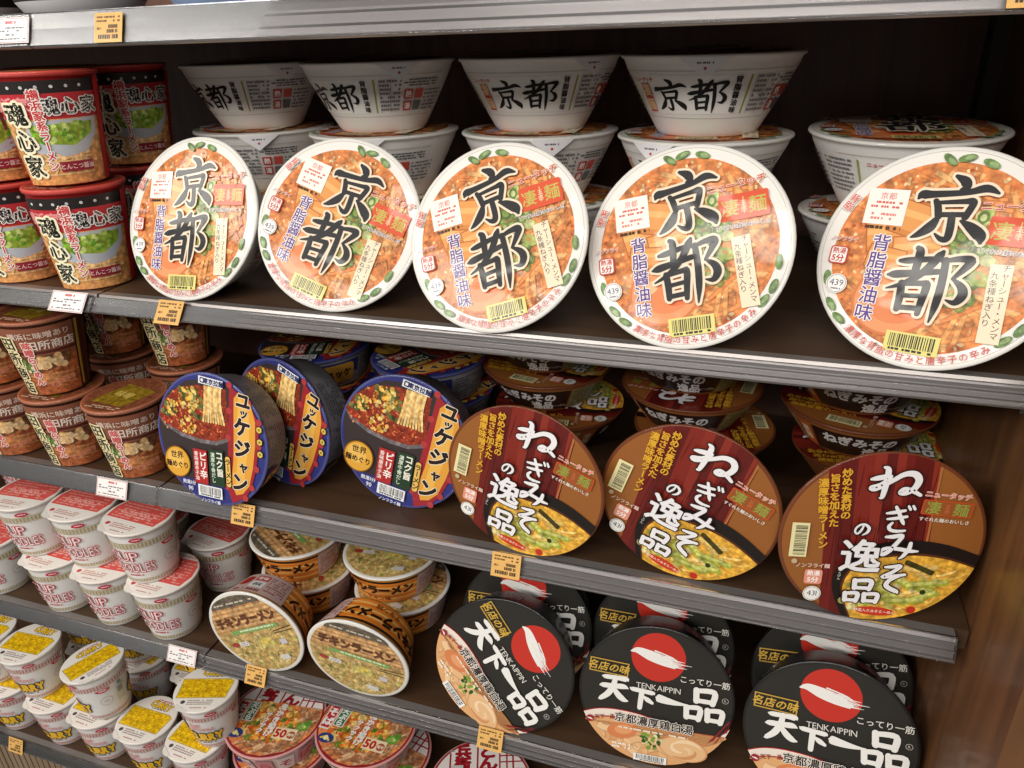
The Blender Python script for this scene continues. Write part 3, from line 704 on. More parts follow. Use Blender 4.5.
def body_yuk(rb, rt, H):
    a, ns = sidebase(rb, rt, H, (150, 148, 154), (200, 202, 212)); a.up()
    a.rect(-.11, H * .44, .076, H * .86, (44, 50, 112)); a.up()
    h0, h1 = H * .40, H * .86
    a.rect(-.012, h0, .024, h1, (186, 60, 58)); a.rect(-.012, h0, .024, h0 + (h1 - h0) * .45, (216, 216, 222)); a.up(); a.text('マンスリー', .006, h0 + (h1 - h0) * .70, .006, (246, 236, 232), bold=.03); a.text('熱湯3分', .006, h0 + (h1 - h0) * .22, .0055, (60, 64, 100), bold=.03)
    for x in (.030, -.070):
        a.rrect(x, H * .2, x + .040, H * .8, .006, (216, 160, 62)); a.up(); a.text('ユッケ' if x > 0 else 'ジャン', x + .020, H * .5, .011, (40, 28, 20), bold=.05)
    a.lines(-.06, H * .12, .07, H * .20, 1, (110, 110, 130), .5, 5)
    for x, sd in ((.080, 3), (.125, 6), (-.165, 8)): a.lines(x, H * .12, x + .038, H * .84, 8, (96, 92, 100), .5, sd)
    return a.mesh('blue_bowl_side', (M_PAPER, M_FOOD), ns)


def body_chick(rb, rt, H):
    O = (246, 166, 66); a, ns = sidebase(rb, rt, H, O, (228, 224, 218)); a.up()
    h0, h1 = H * .06, H * .82; rm = (rb + rt) / 2; C = 2 * PI * rm
    for k in range(7):
        y = h0 + (h1 - h0) * k / 7; a.rect(-C / 2, y, C / 2, y + (h1 - h0) / 15, (254, 206, 120) if k % 2 else (226, 130, 46))
    a.rect(-C / 2, h1, C / 2, h1 + .0035, (52, 34, 26)); a.up()
    for x0 in (0., C / 2):
        a.text('チキンラーメン', x0, H * .55, .0165, (52, 26, 14), bold=.07, sx=.82); a.text('チキン味', x0 + .004, H * .22, .008, (150, 70, 20), bold=.03)
    x0 = C * .16; x1 = C * .36
    a.rect(x0, h0, x1, h1 + .004, (206, 176, 170)); a.up()
    a.lines(x0 + .003, h0 + .004, x0 + .026, h1 - .002, 7, (150, 84, 80), .5, 5); a.rect(x0 + .028, h0 + .016, x0 + .044, h0 + .028, (236, 232, 228)); a.rect(x0 + .028, h0 + .004, x0 + .044, h0 + .014, (196, 70, 66)); a.up(); a.text('熱湯', x0 + .036, h0 + .009, .006, (250, 240, 236), bold=.03); a.text('3分', x0 + .036, h0 + .022, .007, (50, 44, 44), bold=.04)
    a.rrect(x0 + .047, h0 + .006, x0 + .060, h0 + .024, .005, (178, 44, 42)); a.lines(x0 + .028, h1 - .004, x0 + .058, h1 + .002, 1, (150, 84, 80), .7, 7)
    return a.mesh('orange_bowl_side', (M_PAPER, M_FOOD), ns)


def body_soba(rb, rt, H):
    a, ns = sidebase(rb, rt, H, (214, 190, 188), (216, 160, 158)); a.up()
    C = PI * (rb + rt); n = 14
    for k in range(n):
        x = -C / 2 + C * k / n; a.rect(x, H * .1, x + C / n * .8, H * .84, (196, 130, 136) if k % 2 else (222, 206, 204)); a.text('天ぷらそば'[k % 5], x + C / n * .4, H * .47, .018, (176, 70, 84), bold=.03)
    return a.mesh('soba_bowl_side', (M_PAPER, M_FOOD), ns)


def body_cup(rb, rt, H, curry):
    W = (226, 224, 222); a, ns = sidebase(rb, rt, H, W, (232, 228, 224)); a.up()
    C = PI * (rb + rt); G = (170, 150, 90) if not curry else (190, 120, 110); RD = (190, 40, 60)
    for y0, y1, n in ((H * .74, H * .82, 60), (H * .07, H * .10, 60)):
        a.rect(-C / 2, y0 - .0010, C / 2, y0 - .0004, G); a.rect(-C / 2, y1 + .0004, C / 2, y1 + .0010, G)
        for k in range(n): x = -C / 2 + C * k / n; a.rect(x, y0, x + C / n * .45, y1, G)
    a.up()
    for off in (0., C / 2):
        x = off
        a.disc(x + .018, H * .885, .0065, RD, .0030, 16); a.up(); a.lines(x + .014, H * .87, x + .022, H * .90, 1, (240, 220, 220), .6)
        if curry:
            a.text('CUP', x - .006, H * .62, .0085, (222, 150, 150), bold=.05); a.text('NOODLE', x + .002, H * .53, .0075, (222, 150, 150), bold=.03)
            a.text('CURRY', x + .003, H * .33, .0190, (236, 186, 40), bold=.07, out=(34, 26, 20), ow=.08, rot=0, sx=.74)
            a.lines(x - .012, H * .165, x + .016, H * .20, 1, (80, 74, 74), .6, 3)
        else:
            a.text('CUP', x - .003, H * .575, .0195, (238, 234, 232), bold=.0, out=RD, ow=.05, sx=1.0)
            a.text('NOODLES', x + .002, H * .345, .0190, (238, 234, 232), bold=.0, out=RD, ow=.05, sx=.66)
            a.lines(x - .004, H * .175, x + .014, H * .21, 1, RD, .8, 3)
        x = off + .049
        p = [(x + .0085 * math.cos(-PI * k / 10), H * .70 + .0055 * math.sin(-PI * k / 10)) for k in range(11)]; a.poly(p, (196, 44, 54)); a.up(); a.text('NISSIN', x, H * .672, .0032, (250, 240, 240), bold=.03)
        a.ring(x, H * .42, .0070, .0075, (150, 150, 140), 28); a.text('AIR', x, H * .42, .0042, (150, 150, 140))
        x = off + .068; a.rect(x - .005, H * .28, x + .007, H * .60, (206, 196, 176)); a.rect(x - .003, H * .46, x + .004, H * .58, (140, 140, 130)); a.rect(x - .002, H * .63, x + .003, H * .70, (110, 150, 130))
    return a.mesh('curry_cup_side' if curry else 'cup_side', (M_PAPER, M_FOOD), ns)


def body_tall(rb, rt, H, kon):
    base = (172, 38, 38) if kon else (96, 52, 38)
    a, ns = sidebase(rb, rt, H, base, (170, 48, 44) if kon else (140, 92, 70)); a.up()
    C = PI * (rb + rt); w = .056 if kon else .050
    for off in (0., C / 2):
        x0, x1 = off - w * .78, off + w * .68
        if kon:
            a.rect(x0, H * .82, x1, H * .93, (40, 34, 34)); a.rect(x0, H * .60, x1, H * .82, (190, 48, 56)); a.mi = 1; a.rect(x0, H * .012, x1, H * .60, (222, 166, 104)); a.up()
            for k in range(7): a.disc(x0 + .008 + k * .010, H * .875, .0013, (230, 236, 236), n=8)
            a.mi = 0; a.text('横浜家系', x0 + .018, H * .73, .012, (230, 150, 150), bold=.04)
            bowl = [(off - .022, H * .585), (x1 - .004, H * .60), (x1 - .005, H * .45), (x1 - .016, H * .30), (off - .004, H * .24), (off - .026, H * .34)]
            a.poly(bowl, (188, 192, 200)); a.up(); a.mi = 1
            a.poly([(off - .020, H * .55), (x1 - .008, H * .565), (x1 - .010, H * .46), (off + .012, H * .36), (off - .020, H * .40)], (150, 176, 60)); a.up()
            r = random.Random(3)
            for k in range(46): a.disc(off + r.uniform(-.018, .022), H * r.uniform(.40, .56), r.uniform(.0012, .003), r.choice([(130, 186, 50), (170, 206, 84), (100, 156, 44), (206, 220, 130)]), n=7)
            a.poly([(x0, H * .012), (x1, H * .012), (x1, H * .30), (x1 - .016, H * .27), (off, H * .20), (x0, H * .32)], (226, 160, 96)); a.up()
            for k in range(30): a.strip([(off + r.uniform(-.03, .02), H * r.uniform(.1, .3), .0007), (off + r.uniform(-.02, .03), H * r.uniform(.1, .3), .0007)], (240, 196, 136))
            a.mi = 0; a.up()
            a.rect(x1 - .001, H * .02, x1 + .006, H * .93, (196, 36, 36)); a.up()
            a.text('魂心家', off + .014, H * .71, .0145, (30, 26, 30), bold=.022, out=(240, 236, 230), ow=.06)
            a.text('横浜家系ラーメン', off - .009, H * .50, .0085, (206, 40, 50), vert=True, bold=.03, out=(248, 240, 232), ow=.09, gap=.96)
            a.text('魂心家', off - .027, H * .42, .019, (24, 22, 22), vert=True, bold=.03, out=(246, 240, 206), ow=.11, gap=1.12)
            a.rect(off - .004, H * .13, off + .024, H * .22, (150, 40, 56)); a.up(); a.text('とんこつ醤油', off + .010, H * .175, .0048, (240, 206, 200), bold=.02)
            a.barcode(x1 + .009, H * .5, x1 + .017, H * .84, (210, 200, 190), 3, True); a.lines(x1 + .009, H * .1, x1 + .020, H * .45, 8, (230, 170, 160), .4, 4)
        else:
            a.rect(x0, H * .02, x1, H * .93, (140, 84, 62)); a.rect(x0, H * .58, x1, H * .62, (84, 34, 26)); a.up(); a.mi = 1
            a.poly([(x0, H * .02), (x1, H * .02), (x1, H * .52), (x0, H * .30)], (176, 96, 54)); a.up()
            r = random.Random(6)
            a.poly([(off - .020, H * .55), (x1 - .005, H * .57), (x1 - .008, H * .42), (off - .014, H * .30)], (110, 70, 46)); a.up()
            for k in range(16): a.disc(off + r.uniform(-.008, .020), H * r.uniform(.40, .54), r.uniform(.003, .0048), r.choice([(222, 178, 120), (206, 156, 100), (232, 196, 146)]), n=9)
            for k in range(14): a.disc(off + r.uniform(-.022, -.010), H * r.uniform(.32, .50), r.uniform(.0018, .0036), r.choice([(70, 100, 44), (110, 136, 60), (200, 206, 160)]), n=7)
            for k in range(26): a.strip([(off + r.uniform(-.02, .03), H * r.uniform(.1, .33), .0008), (off + r.uniform(-.01, .034), H * r.uniform(.1, .36), .0008)], (206, 136, 84))
            a.mi = 0; a.up()
            a.text('横浜に味噌あり', off + .004, H * .83, .0075, (214, 186, 170), bold=.03); a.text('田所商店', off + .012, H * .70, .0105, (232, 214, 200), bold=.02)
            a.text('味噌らーめん', off - .008, H * .46, .0085, (206, 92, 92), vert=True, bold=.05, out=(244, 224, 214), ow=.09, gap=.98)
            a.text('田所商店', off - .026, H * .43, .0150, (26, 24, 24), vert=True, bold=.03, out=(238, 226, 176), ow=.11, gap=1.12)
            a.text('北海道味噌', off + .014, H * .19, .0055, (226, 140, 110), bold=.03, rot=12)
            a.rect(x1 + .001, H * .06, x1 + .004, H * .93, (176, 140, 50))
    return a.mesh('red_cup_side' if kon else 'brown_cup_side', (M_PAPER, M_FOOD), ns)


# ------------------------------------------------------------------ object helpers
def link(name, me, parent=None, m=None):
    o = bpy.data.objects.new(name, me); COL.objects.link(o)
    if parent: o.parent = parent
    if m is not None and me is not None and not me.materials: me.materials.append(m)
    return o


def box(x0, y0, z0, x1, y1, z1):
    return [(x0, y0, z0), (x1, y0, z0), (x1, y1, z0), (x0, y1, z0), (x0, y0, z1), (x1, y0, z1), (x1, y1, z1), (x0, y1, z1)], [(0, 3, 2, 1), (4, 5, 6, 7), (0, 1, 5, 4), (1, 2, 6, 5), (2, 3, 7, 6), (3, 0, 4, 7)]


def boxes_mesh(name, bl, m, bevel=0.):
    v = []; f = []
    for b in bl:
        bv, bf = box(*b); n = len(v); v += bv; f += [tuple(n + i for i in q) for q in bf]
    me = bpy.data.meshes.new(name); me.from_pydata(v, [], f); me.materials.append(m); me.update()
    return me


def extrude_x(name, prof, x0, x1, m):
    """close a (y, z) outline along x"""
    n = len(prof); v = [(x0, y, z) for y, z in prof] + [(x1, y, z) for y, z in prof]
    f = [tuple(range(n)), tuple(range(2 * n - 1, n - 1, -1))] + [(i, i + n, (i + 1) % n + n, (i + 1) % n) for i in range(n)]
    me = bpy.data.meshes.new(name); me.from_pydata(v, [], f); me.materials.append(m); me.update(); return me


def tag(o, label, cat, group=None, kind=None):
    if label: o['label'] = label
    if cat: o['category'] = cat
    if group: o['group'] = group
    if kind: o['kind'] = kind
    return o


# ------------------------------------------------------------------ the shelving
ZS = dict(A=.2275, B=0., C=-.2119, D=-.4424, E=-.69)
YF = dict(A=0., B=-.0135, C=-.002, D=-.002, E=-.022)      # front of each board
XR = dict(A=.163, B=.1565, C=.1605, D=.160, E=.162)
RT = dict(A=.0, B=-.0027, C=.001, D=.001, E=.002)
SL = dict(A=.009, B=.009, C=.008, D=.008, E=.006)              # how far the foot of the rail stands out
RZ = dict(A=-.0245, B=-.0142, C=-.0170, D=-.0133, E=-.0135)
XL = -.5711; BACK = .33; XW = .172


def structure(name, me): o = link(name, me); o['kind'] = 'structure'; return o


structure('wall_back', boxes_mesh('wall_back', [(-1.9, BACK, -.86, XW + .03, BACK + .02, .75)], M_BACK))
structure('wall_right', boxes_mesh('wall_right', [(XW, -.095, -.86, XW + .022, BACK, .75)], M_WOOD))
structure('floor', boxes_mesh('floor', [(-3.2, -2.6, -.88, 2.4, BACK + .02, -.86)], M_FLOOR))
# kick board of upright slats below the bottom shelf
kb = [(-1.9, .006, -.86, XW, .012, -.718)]
x = -1.9
while x < XW - .012:
    kb.append((x, .0, -.86, x + .010, .006, -.718)); x += .0125
structure('baseboard_front', boxes_mesh('baseboard_front', kb, M_SLAT))
# slotted upright in the back right corner
sp = link('trim_1', boxes_mesh('trim_1', [(XW - .012, BACK - .030, -.86, XW, BACK, .75)], M_STEEL)); sp['kind'] = 'structure'
link('slot', boxes_mesh('slot', [(XW - .0124, BACK - .019, z, XW - .0119, BACK - .013, z + .012) for z in [-.66 + .03 * k for k in range(44)]], M_HOLE), sp)

GRP_SH = 'shelf boards with price rails'
what = dict(A='above the white bowl stacks', B='carrying the orange soup lid bowls', C='carrying the red and brown miso bowls', D='carrying the black lid bowls', E='carrying the red and white soba bowls')
whatL = dict(A='above the red noodle cups', B='carrying the red noodle cups', C='carrying the brown noodle cups', D='carrying the white cups with red lids', E='carrying the white cups with yellow lids')
for k in 'ABCDE':
    for bay in 'LR':
        x0, x1 = (-1.9, XL - .0015) if bay == 'L' else (XL + .0015, XR[k])
        zt = ZS[k]; yf = YF[k]; zr = zt + RT[k]
        sh = bpy.data.objects.new('shelf', None); COL.objects.link(sh); sh.location = (x0, yf, zt)
        tag(sh, 'brown shelf board with grey price rail ' + (whatL if bay == 'L' else what)[k], 'shelf', GRP_SH)
        def put(nm, me):
            o = link(nm, me, sh); o.location = (-x0, -yf, -zt); return o
        xe = x1 if bay == 'L' else XW - .001
        put('board', boxes_mesh('board', [(x0, yf + .010, zt - .018, xe, BACK - .001, zt)], M_SHELF))
        # slanted front: the foot of the rail stands out towards the shopper
        D_ = SL[k]; y0 = yf; zb = zt + RZ[k]; n_ = 14
        def face_pt(t, off): 
            L_ = math.hypot(D_, zr - zb); ny, nz = -(zr - zb) / L_, D_ / L_      # outward normal of the slope
            return (y0 - D_ * t + ny * off, zr + (zb - zr) * t + nz * off)
        pr = [(y0 + .010, zt - .0002), (y0 + .010, zb), (y0 - D_ + .001, zb - .0006)]
        for t, off in ((1.0, .0004), (.97, .0016), (.93, .0012), (.90, 0), (.88, -.0024), (.68, -.0024), (.66, .0009), (.60, .0009), (.58, -.0024), (.36, -.0024), (.34, .0009), (.27, .0009), (.25, 0), (.10, -.0004), (.08, -.0012)): pr.append(face_pt(t, off))
        pr.append((y0 + .0022, zt - .0002))
        ch = put('price_rail', extrude_x('price_rail', pr, x0, x1, M_RAIL))
        cp_ = [face_pt(t, o_) for t, o_ in ((.985, .0020), (1.0, .0030), (.97, .0034), (.5, .0030), (.05, .0030), (.0, .0026), (-.02, .0012), (.0, .0006), (.03, .0018), (.5, .0022), (.95, .0026))]
        cv = put('clear_cover', extrude_x('clear_cover', cp_, x0, x1, M_CLEAR))
        cv['label'] = 'clear plastic front lip of the price rail'
        if bay == 'R' and k in 'BCD':
            bk = put('shelf_bracket', boxes_mesh('shelf_bracket', [(x1 + .0005, yf + .002, zt - .022, x1 + .0035, BACK - .031, zt - .006)], M_STEEL))


# price tags
def price_tag_mesh(name, w, h, orange):
    a = Art(lambda x, y, z: (x, -.0004 - z, y)); 
    v, f = box(-w / 2, -.0004, -h / 2, w / 2, .0, h / 2); c = lin((226, 176, 100) if orange else (236, 230, 228))
    a.v += v; a.f += f; a.c += [c] * 6; a.m += [0] * 6; a.up()
    if orange:
        a.lines(-w * .42, h * .16, w * .42, h * .42, 2, (96, 66, 34), .5, 3); a.lines(-w * .05, -h * .22, w * .34, h * .1, 2, (60, 40, 22), .75, 6); a.lines(-w * .42, -h * .1, -w * .24, h * .02, 1, (96, 66, 34), .7, 8); a.lines(-w * .36, -h * .42, w * .36, -h * .26, 1, (70, 50, 30), .9, 12)
    else:
        a.rrect(-w * .485, -h * .47, w * .485, h * .47, h * .08, (196, 120, 116)); a.up(); a.rrect(-w * .470, -h * .445, w * .470, h * .445, h * .08, (240, 236, 234)); a.up()
        a.lines(-w * .16, h * .22, w * .16, h * .36, 1, (200, 60, 60), .8, 2); a.lines(-w * .42, -h * .08, w * .42, h * .16, 2, (80, 76, 80), .45, 5); a.lines(-w * .10, -h * .24, w * .12, -h * .14, 1, (80, 76, 80), .8, 7); a.lines(-w * .42, -h * .38, w * .42, -h * .30, 1, (80, 76, 80), .6, 9)
    return a.mesh(name, (M_PAPER,))


ME_OT = price_tag_mesh('orange_tag', .0266, .0215, True); ME_WT = price_tag_mesh('white_tag', .0405, .0195, False)
TAGS = [('A', -.490, True, 'orange price tag on the topmost rail, above the red noodle cups'), ('A', .114, True, 'orange price tag at the right end of the topmost rail'),
        ('B', -.484, True, 'orange price tag on the rail under the leftmost orange soup lid'), ('C', -.463, True, 'orange price tag on the rail beside the leftmost blue lid'),
        ('C', -.1885, True, 'orange price tag on the rail below the leftmost miso bowl lid'), ('D', -.4965, True, 'orange price tag on the rail below the left leaning chicken noodle bowl'),
        ('D', -.2145, True, 'orange price tag on the rail below the tilted black lid bowl'), ('E', -.940, True, 'orange price tag on the bottom rail below the yellow lid cups'),
        ('A', -.590, False, 'white price card on the topmost rail at the upper left corner'), ('B', -.598, False, 'white price card on the rail below the red noodle cups'),
        ('C', -.628, False, 'white price card on the rail below the brown noodle cups'), ('D', -.599, False, 'white price card on the rail below the stacked red lid cups')]
for k, x, orange, lab in TAGS:
    o = link('shelf_price_tag', ME_OT if orange else ME_WT)
    h = RT[k] - RZ[k]; a_ = math.atan2(SL[k], h); t_ = (.56 if orange else .52) if k != 'D' else .40
    o.location = (x, YF[k] - SL[k] * t_ - .0042 * math.cos(a_), ZS[k] + RT[k] - h * t_ + .0042 * math.sin(a_)); o.rotation_euler = (-a_, 0, 0)
    tag(o, lab, 'price tag', 'orange price tags' if orange else 'white price cards')

# ------------------------------------------------------------------ the goods
SPEC = {  # body mesh, lid mesh, H, rim radius, base radius
}
def spec(k, H, rt, rb, body, lid, lidk=1.0): SPEC[k] = (body(rb, rt, H), lid(rt * lidk, H), H, rt, rb)
spec('K', .0597, .0712, .0390, body_kyoto, lid_kyoto)
spec('N', .0405, .0712, .0440, body_negi, lid_negi)
spec('T', .0460, .0725, .0598, body_tenka, lid_tenka)
spec('Y', .0400, .0670, .0575, body_yuk, lid_yuk)
spec('C', .0444, .0578, .0450, body_chick, lid_chick)
spec('S', .0433, .0652, .0500, body_soba, lid_soba)
spec('W', .0765, .0402, .0290, lambda a, b, c: body_cup(a, b, c, False), lambda r, h: lid_cup(r, h, False), 1.012)
spec('U', .0772, .0392, .0262, lambda a, b, c: body_cup(a, b, c, True), lambda r, h: lid_cup(r, h, True), 1.0)
spec('R', .0916, .0426, .0315, lambda a, b, c: body_tall(a, b, c, True), lambda r, h: lid_plain(r, h, (186, 60, 50), (196, 156, 60), '家系'))
spec('B', .0842, .0418, .0290, lambda a, b, c: body_tall(a, b, c, False), lambda r, h: lid_plain(r, h, (150, 84, 56), (150, 120, 30), '味噌'))


def tab_mesh(rt, H):
    """the folded corner of shrink film that hangs from the rim as a white triangle"""
    a = Art(lambda x, y, z: ((rt + .0006 + z) * math.sin(x / rt), -(rt + .0006 + z + y * .0) * math.cos(x / rt), H - .001 + y), wrap=.01); a.up()
    n = 8; w = .020
    for i in range(n):
        x0 = -w + 2 * w * i / n; x1 = x0 + 2 * w / n; d = lambda x: -.014 * (1 - abs(x) / w); a.face([(x0, 0), (x0, d(x0)), (x1, d(x1)), (x1, 0)], lin((232, 230, 232)))
    a.up(); a.lines(-.006, -.005, .006, -.003, 1, (90, 90, 96), .7, 3); a.disc(0, -.0075, .0012, (196, 60, 60), n=8)
    return a.mesh('film_corner', (M_LID,))


ME_TAB = tab_mesh(.0712, .0597)
protos = {}


def item(kind, name, mtx, label, group, spin=0., tab=None, cat=None):
    body, lid, H, rt, rb = SPEC[kind]
    root = bpy.data.objects.new(name, None); COL.objects.link(root); root.empty_display_size = .02
    root.matrix_world = mtx
    if kind not in protos:
        b = link('cup_body' if kind in 'WURB' else 'bowl_body', body, root); l = link('lid', lid, root); protos[kind] = (b, l)
    else:
        b, l = (o.copy() for o in protos[kind])
        for o in (b, l): COL.objects.link(o); o.parent = root
    b.rotation_euler = (0, 0, math.radians(spin))
    if tab is not None:
        t = link('film_corner', ME_TAB, root); t.rotation_euler = (0, 0, math.radians(tab))
    return tag(root, label, cat or ('noodle cup' if kind in 'WURB' else 'noodle bowl'), group)


def upright(kind, name, x, y, z, rot, label, group, spin=0., tab=None, tilt=(0, 0)):
    m = Matrix.Translation((x, y, z)) @ Matrix.Rotation(math.radians(tilt[0]), 4, 'X') @ Matrix.Rotation(math.radians(tilt[1]), 4, 'Y') @ Matrix.Rotation(math.radians(rot), 4, 'Z')
    return item(kind, name, m, label, group, spin, tab)


def leaning(kind, name, x, y, z, tilt, yaw, roll, label, group, spin=0.):
    """rim touches the shelf at (x, y, z); the lid faces the shopper, its top tipped back by tilt degrees"""
    body, lid, H, rt, rb = SPEC[kind]; t = math.radians(tilt); w = math.radians(yaw)
    v = Vector((-math.sin(w) * math.sin(t), math.cos(w) * math.sin(t), math.cos(t)))
    c = Vector((x, y, z + .0006)) + rt * v
    m = Matrix.Translation(c) @ Matrix.Rotation(w, 4, 'Z') @ Matrix.Rotation(PI / 2 - t, 4, 'X') @ Matrix.Rotation(math.radians(roll), 4, 'Z') @ Matrix.Translation((0, 0, -H))
    return item(kind, name, m, label, group, spin)


e = .0004
# --- second shelf: five orange-soup lids leaning in a row, stacks of the same bowls behind
g = 'white bowls with orange soup lids leaning in a row'
for (x, y, t, w, r, lab) in (
    (-.4800, -.0106, 26.0, -4.3, 3, 'white noodle bowl with orange soup lid standing upright, beside the red noodle cups'),
    (-.3322, -.0050, 26.5, 7.3, -21.4, 'white noodle bowl with orange soup lid turned clockwise, second in the leaning row'),
    (-.1967, -.0185, 26.5, -4.6, 20.1, 'white noodle bowl with orange soup lid, middle of the leaning row of five'),
    (-.0600, -.0150, 26.5, -8.3, 15.4, 'white noodle bowl with orange soup lid at a slight tilt, fourth in the leaning row'),
    (.0885, -.0110, 26.5, -19.0, 1.0, 'white noodle bowl with orange soup lid at the right end, cut by the frame')):
    leaning('K', 'noodle_bowl', x, y, .0006, t, w, r, lab, g)
g = 'white bowls stacked behind the orange lids'
H = .0597
cols = (('first', -.511, .188, -12, 60), ('second', -.362, .170, -13, 42), ('third', -.210, .183, 10, 55), ('fourth', -.061, .163, -3, 2))
for nm, x, y, sp_, tb in cols:
    upright('K', 'noodle_bowl', x, y + .012, e, 0, 'white noodle bowl at the bottom of the ' + nm + ' stack behind the leaning row', g, sp_ + 10)
    upright('K', 'noodle_bowl', x - .002, y + .004, e + H + .0018, 0, 'white noodle bowl in the middle of the ' + nm + ' stack behind the leaning row', g, sp_ - 20, tb - 30)
    upright('K', 'noodle_bowl', x, y, e + 2 * H + .0036, 0, 'white noodle bowl on top of the ' + nm + ' stack behind the leaning row', g, sp_, tb)
upright('K', 'noodle_bowl', .089, .184, e, 0, 'white noodle bowl below the lone lid stack by the right wooden panel', g, 40)
upright('K', 'noodle_bowl', .089, .172, e + H + .0058, 0, 'white noodle bowl with nothing stacked on its lid, beside the right wooden panel', g, 28, None, (2.3, 0))

# --- second shelf, left: red cups two high
g = 'red noodle cups in stacks of two'; H = .0916
for x, y, nm, sp_ in ((-.603, .023, 'front right', 0), (-.632, .135, 'back right', 6), (-.692, .024, 'front left', -2), (-.722, .136, 'back left', 3), (-.782, .026, 'far left', 0)):
    upright('R', 'noodle_cup', x, y, e, 0, 'red noodle cup at the bottom of the ' + nm + ' stack', g, sp_ + 44)
    upright('R', 'noodle_cup', x + (.002 if nm != 'front right' else -.001), y, e + H + .0022, 0, 'red noodle cup on top of the ' + nm + ' stack', g, sp_ + 46)

# --- third shelf, left: brown cups
g = 'brown noodle cups in stacks'; z = ZS['C'] + e; H = .0842
for x, y, nm, two, sp_ in ((-.7065, .030, 'middle front', 1, 33), (-.7930, .030, 'left front', 1, 33), (-.6205, .030, 'right front', 0, 34), (-.727, .137, 'left back', 1, 34), (-.627, .128, 'right back', 1, 36), (-.815, .137, 'far left back', 1, 34), (-.8795, .030, 'far left front', 1, 34)):
    upright('B', 'noodle_cup', x, y, z, 0, ('brown noodle cup at the bottom of the ' + nm + ' stack') if two else 'brown noodle cup standing alone with its gold and brown lid uncovered', g, sp_)
    if two: upright('B', 'noodle_cup', x, y, z + H + .0022, 0, 'brown noodle cup on top of the ' + nm + ' stack', g, sp_ + 3)

# --- third shelf: blue lids
g = 'blue lid bowls leaning on the third shelf'; z = ZS['C']
leaning('Y', 'noodle_bowl', -.4900, -.0145, z + .0015, 11.0, -2.9, 0, 'blue noodle bowl with gold lettering leaning over the rail, beside the brown cups', g)
leaning('Y', 'noodle_bowl', -.4470, .0405, z, 7.0, -14, -12, 'blue noodle bowl half hidden behind the leftmost blue lid', g)
leaning('Y', 'noodle_bowl', -.3085, .0354, z, 8.4, -.1, -11, 'blue noodle bowl turned clockwise, beside the miso bowls', g)
g = 'blue bowls stacked at the back'; H = .0400; z += e
for x, y, nm, r, sp_ in ((-.508, .216, 'left', 20, 8), (-.358, .217, 'right', -30, -24)):
    upright('Y', 'noodle_bowl', x + .004, y + .004, z, r, 'blue noodle bowl at the bottom of the ' + nm + ' back stack', g, sp_ + 30)
    upright('Y', 'noodle_bowl', x, y, z + H + .0022, r, 'blue noodle bowl on top of the ' + nm + ' back stack, lid seen from above', g, sp_ - r)

# --- third shelf: miso bowls
g = 'miso bowls leaning in a row'; z = ZS['C']
for (x, y, t, w, r, lab) in ((-.1750, .0010, 1.1, -5.7, -14, 'brown and red miso noodle bowl at the left end of its leaning row'),
                             (-.0400, .0085, -.6, -5.3, -18.7, 'brown and red miso noodle bowl in the middle of its leaning row'),
                             (.0990, -.0010, 3.0, 12, 0, 'brown and red miso noodle bowl beside the right wooden panel')):
    leaning('N', 'noodle_bowl', x, y, z, t, w, r, lab, g)
g = 'miso bowls stacked behind'; H = .0405; z += e
for x, y, nm, sp_, rl in ((-.220, .230, 'left', 4, 78), (-.062, .218, 'middle', 2, 172), (.0955, .216, 'right', 10, 72)):
    upright('N', 'noodle_bowl', x + .016, y - .008, z, rl + 20, 'brown miso noodle bowl at the bottom of the ' + nm + ' back stack', g, sp_)
    upright('N', 'noodle_bowl', x, y, z + H + .0022, rl, 'brown miso noodle bowl in the middle of the ' + nm + ' back stack', g, sp_ - rl)
    upright('N', 'noodle_bowl', x - .002, y + .004, z + 2 * H + .0044, rl, 'brown miso noodle bowl on top of the ' + nm + ' back stack, half behind the rail', g, sp_ - rl - 4)

# --- fourth shelf: white cups with red lids
g = 'white noodle cups with red lids'; z = ZS['D'] + e; H = .0765
L_ = lambda s_: 'white noodle cup with red lid, ' + s_
for x, y, n, r, lab in ((-.918, .030, 0, 2, 'lower row, leftmost in view'), (-.803, .031, 0, -2, 'lower row, second from the left'), (-.7215, .031, 0, 3, 'lower row, third from the left'), (-.639, .031, 0, 0, 'lower row, nearest the chicken noodle bowls'),
                        (-.827, .036, 1, 4, 'upper row, leftmost of the three in front'), (-.742, .038, 1, 0, 'upper row, middle of the three in front'), (-.6555, .035, 1, -3, 'upper row, rightmost of the three in front'),
                        (-.633, .122, 0, -8, 'alone behind the rest in shade'), (-.735, .128, 0, 0, 'back row, lower of the middle stack'), (-.735, .128, 1, 3, 'back row, upper of the middle stack'),
                        (-.835, .128, 0, 0, 'back row, lower of the left stack'), (-.835, .128, 1, 0, 'back row, upper of the left stack'), (-.945, .128, 0, 0, 'back row, lower at the left edge'), (-.945, .128, 1, 2, 'back row, upper at the left edge')):
    upright('W', 'noodle_cup', x, y, z + n * (H + .0016), r, L_(lab), g, 5 - r)

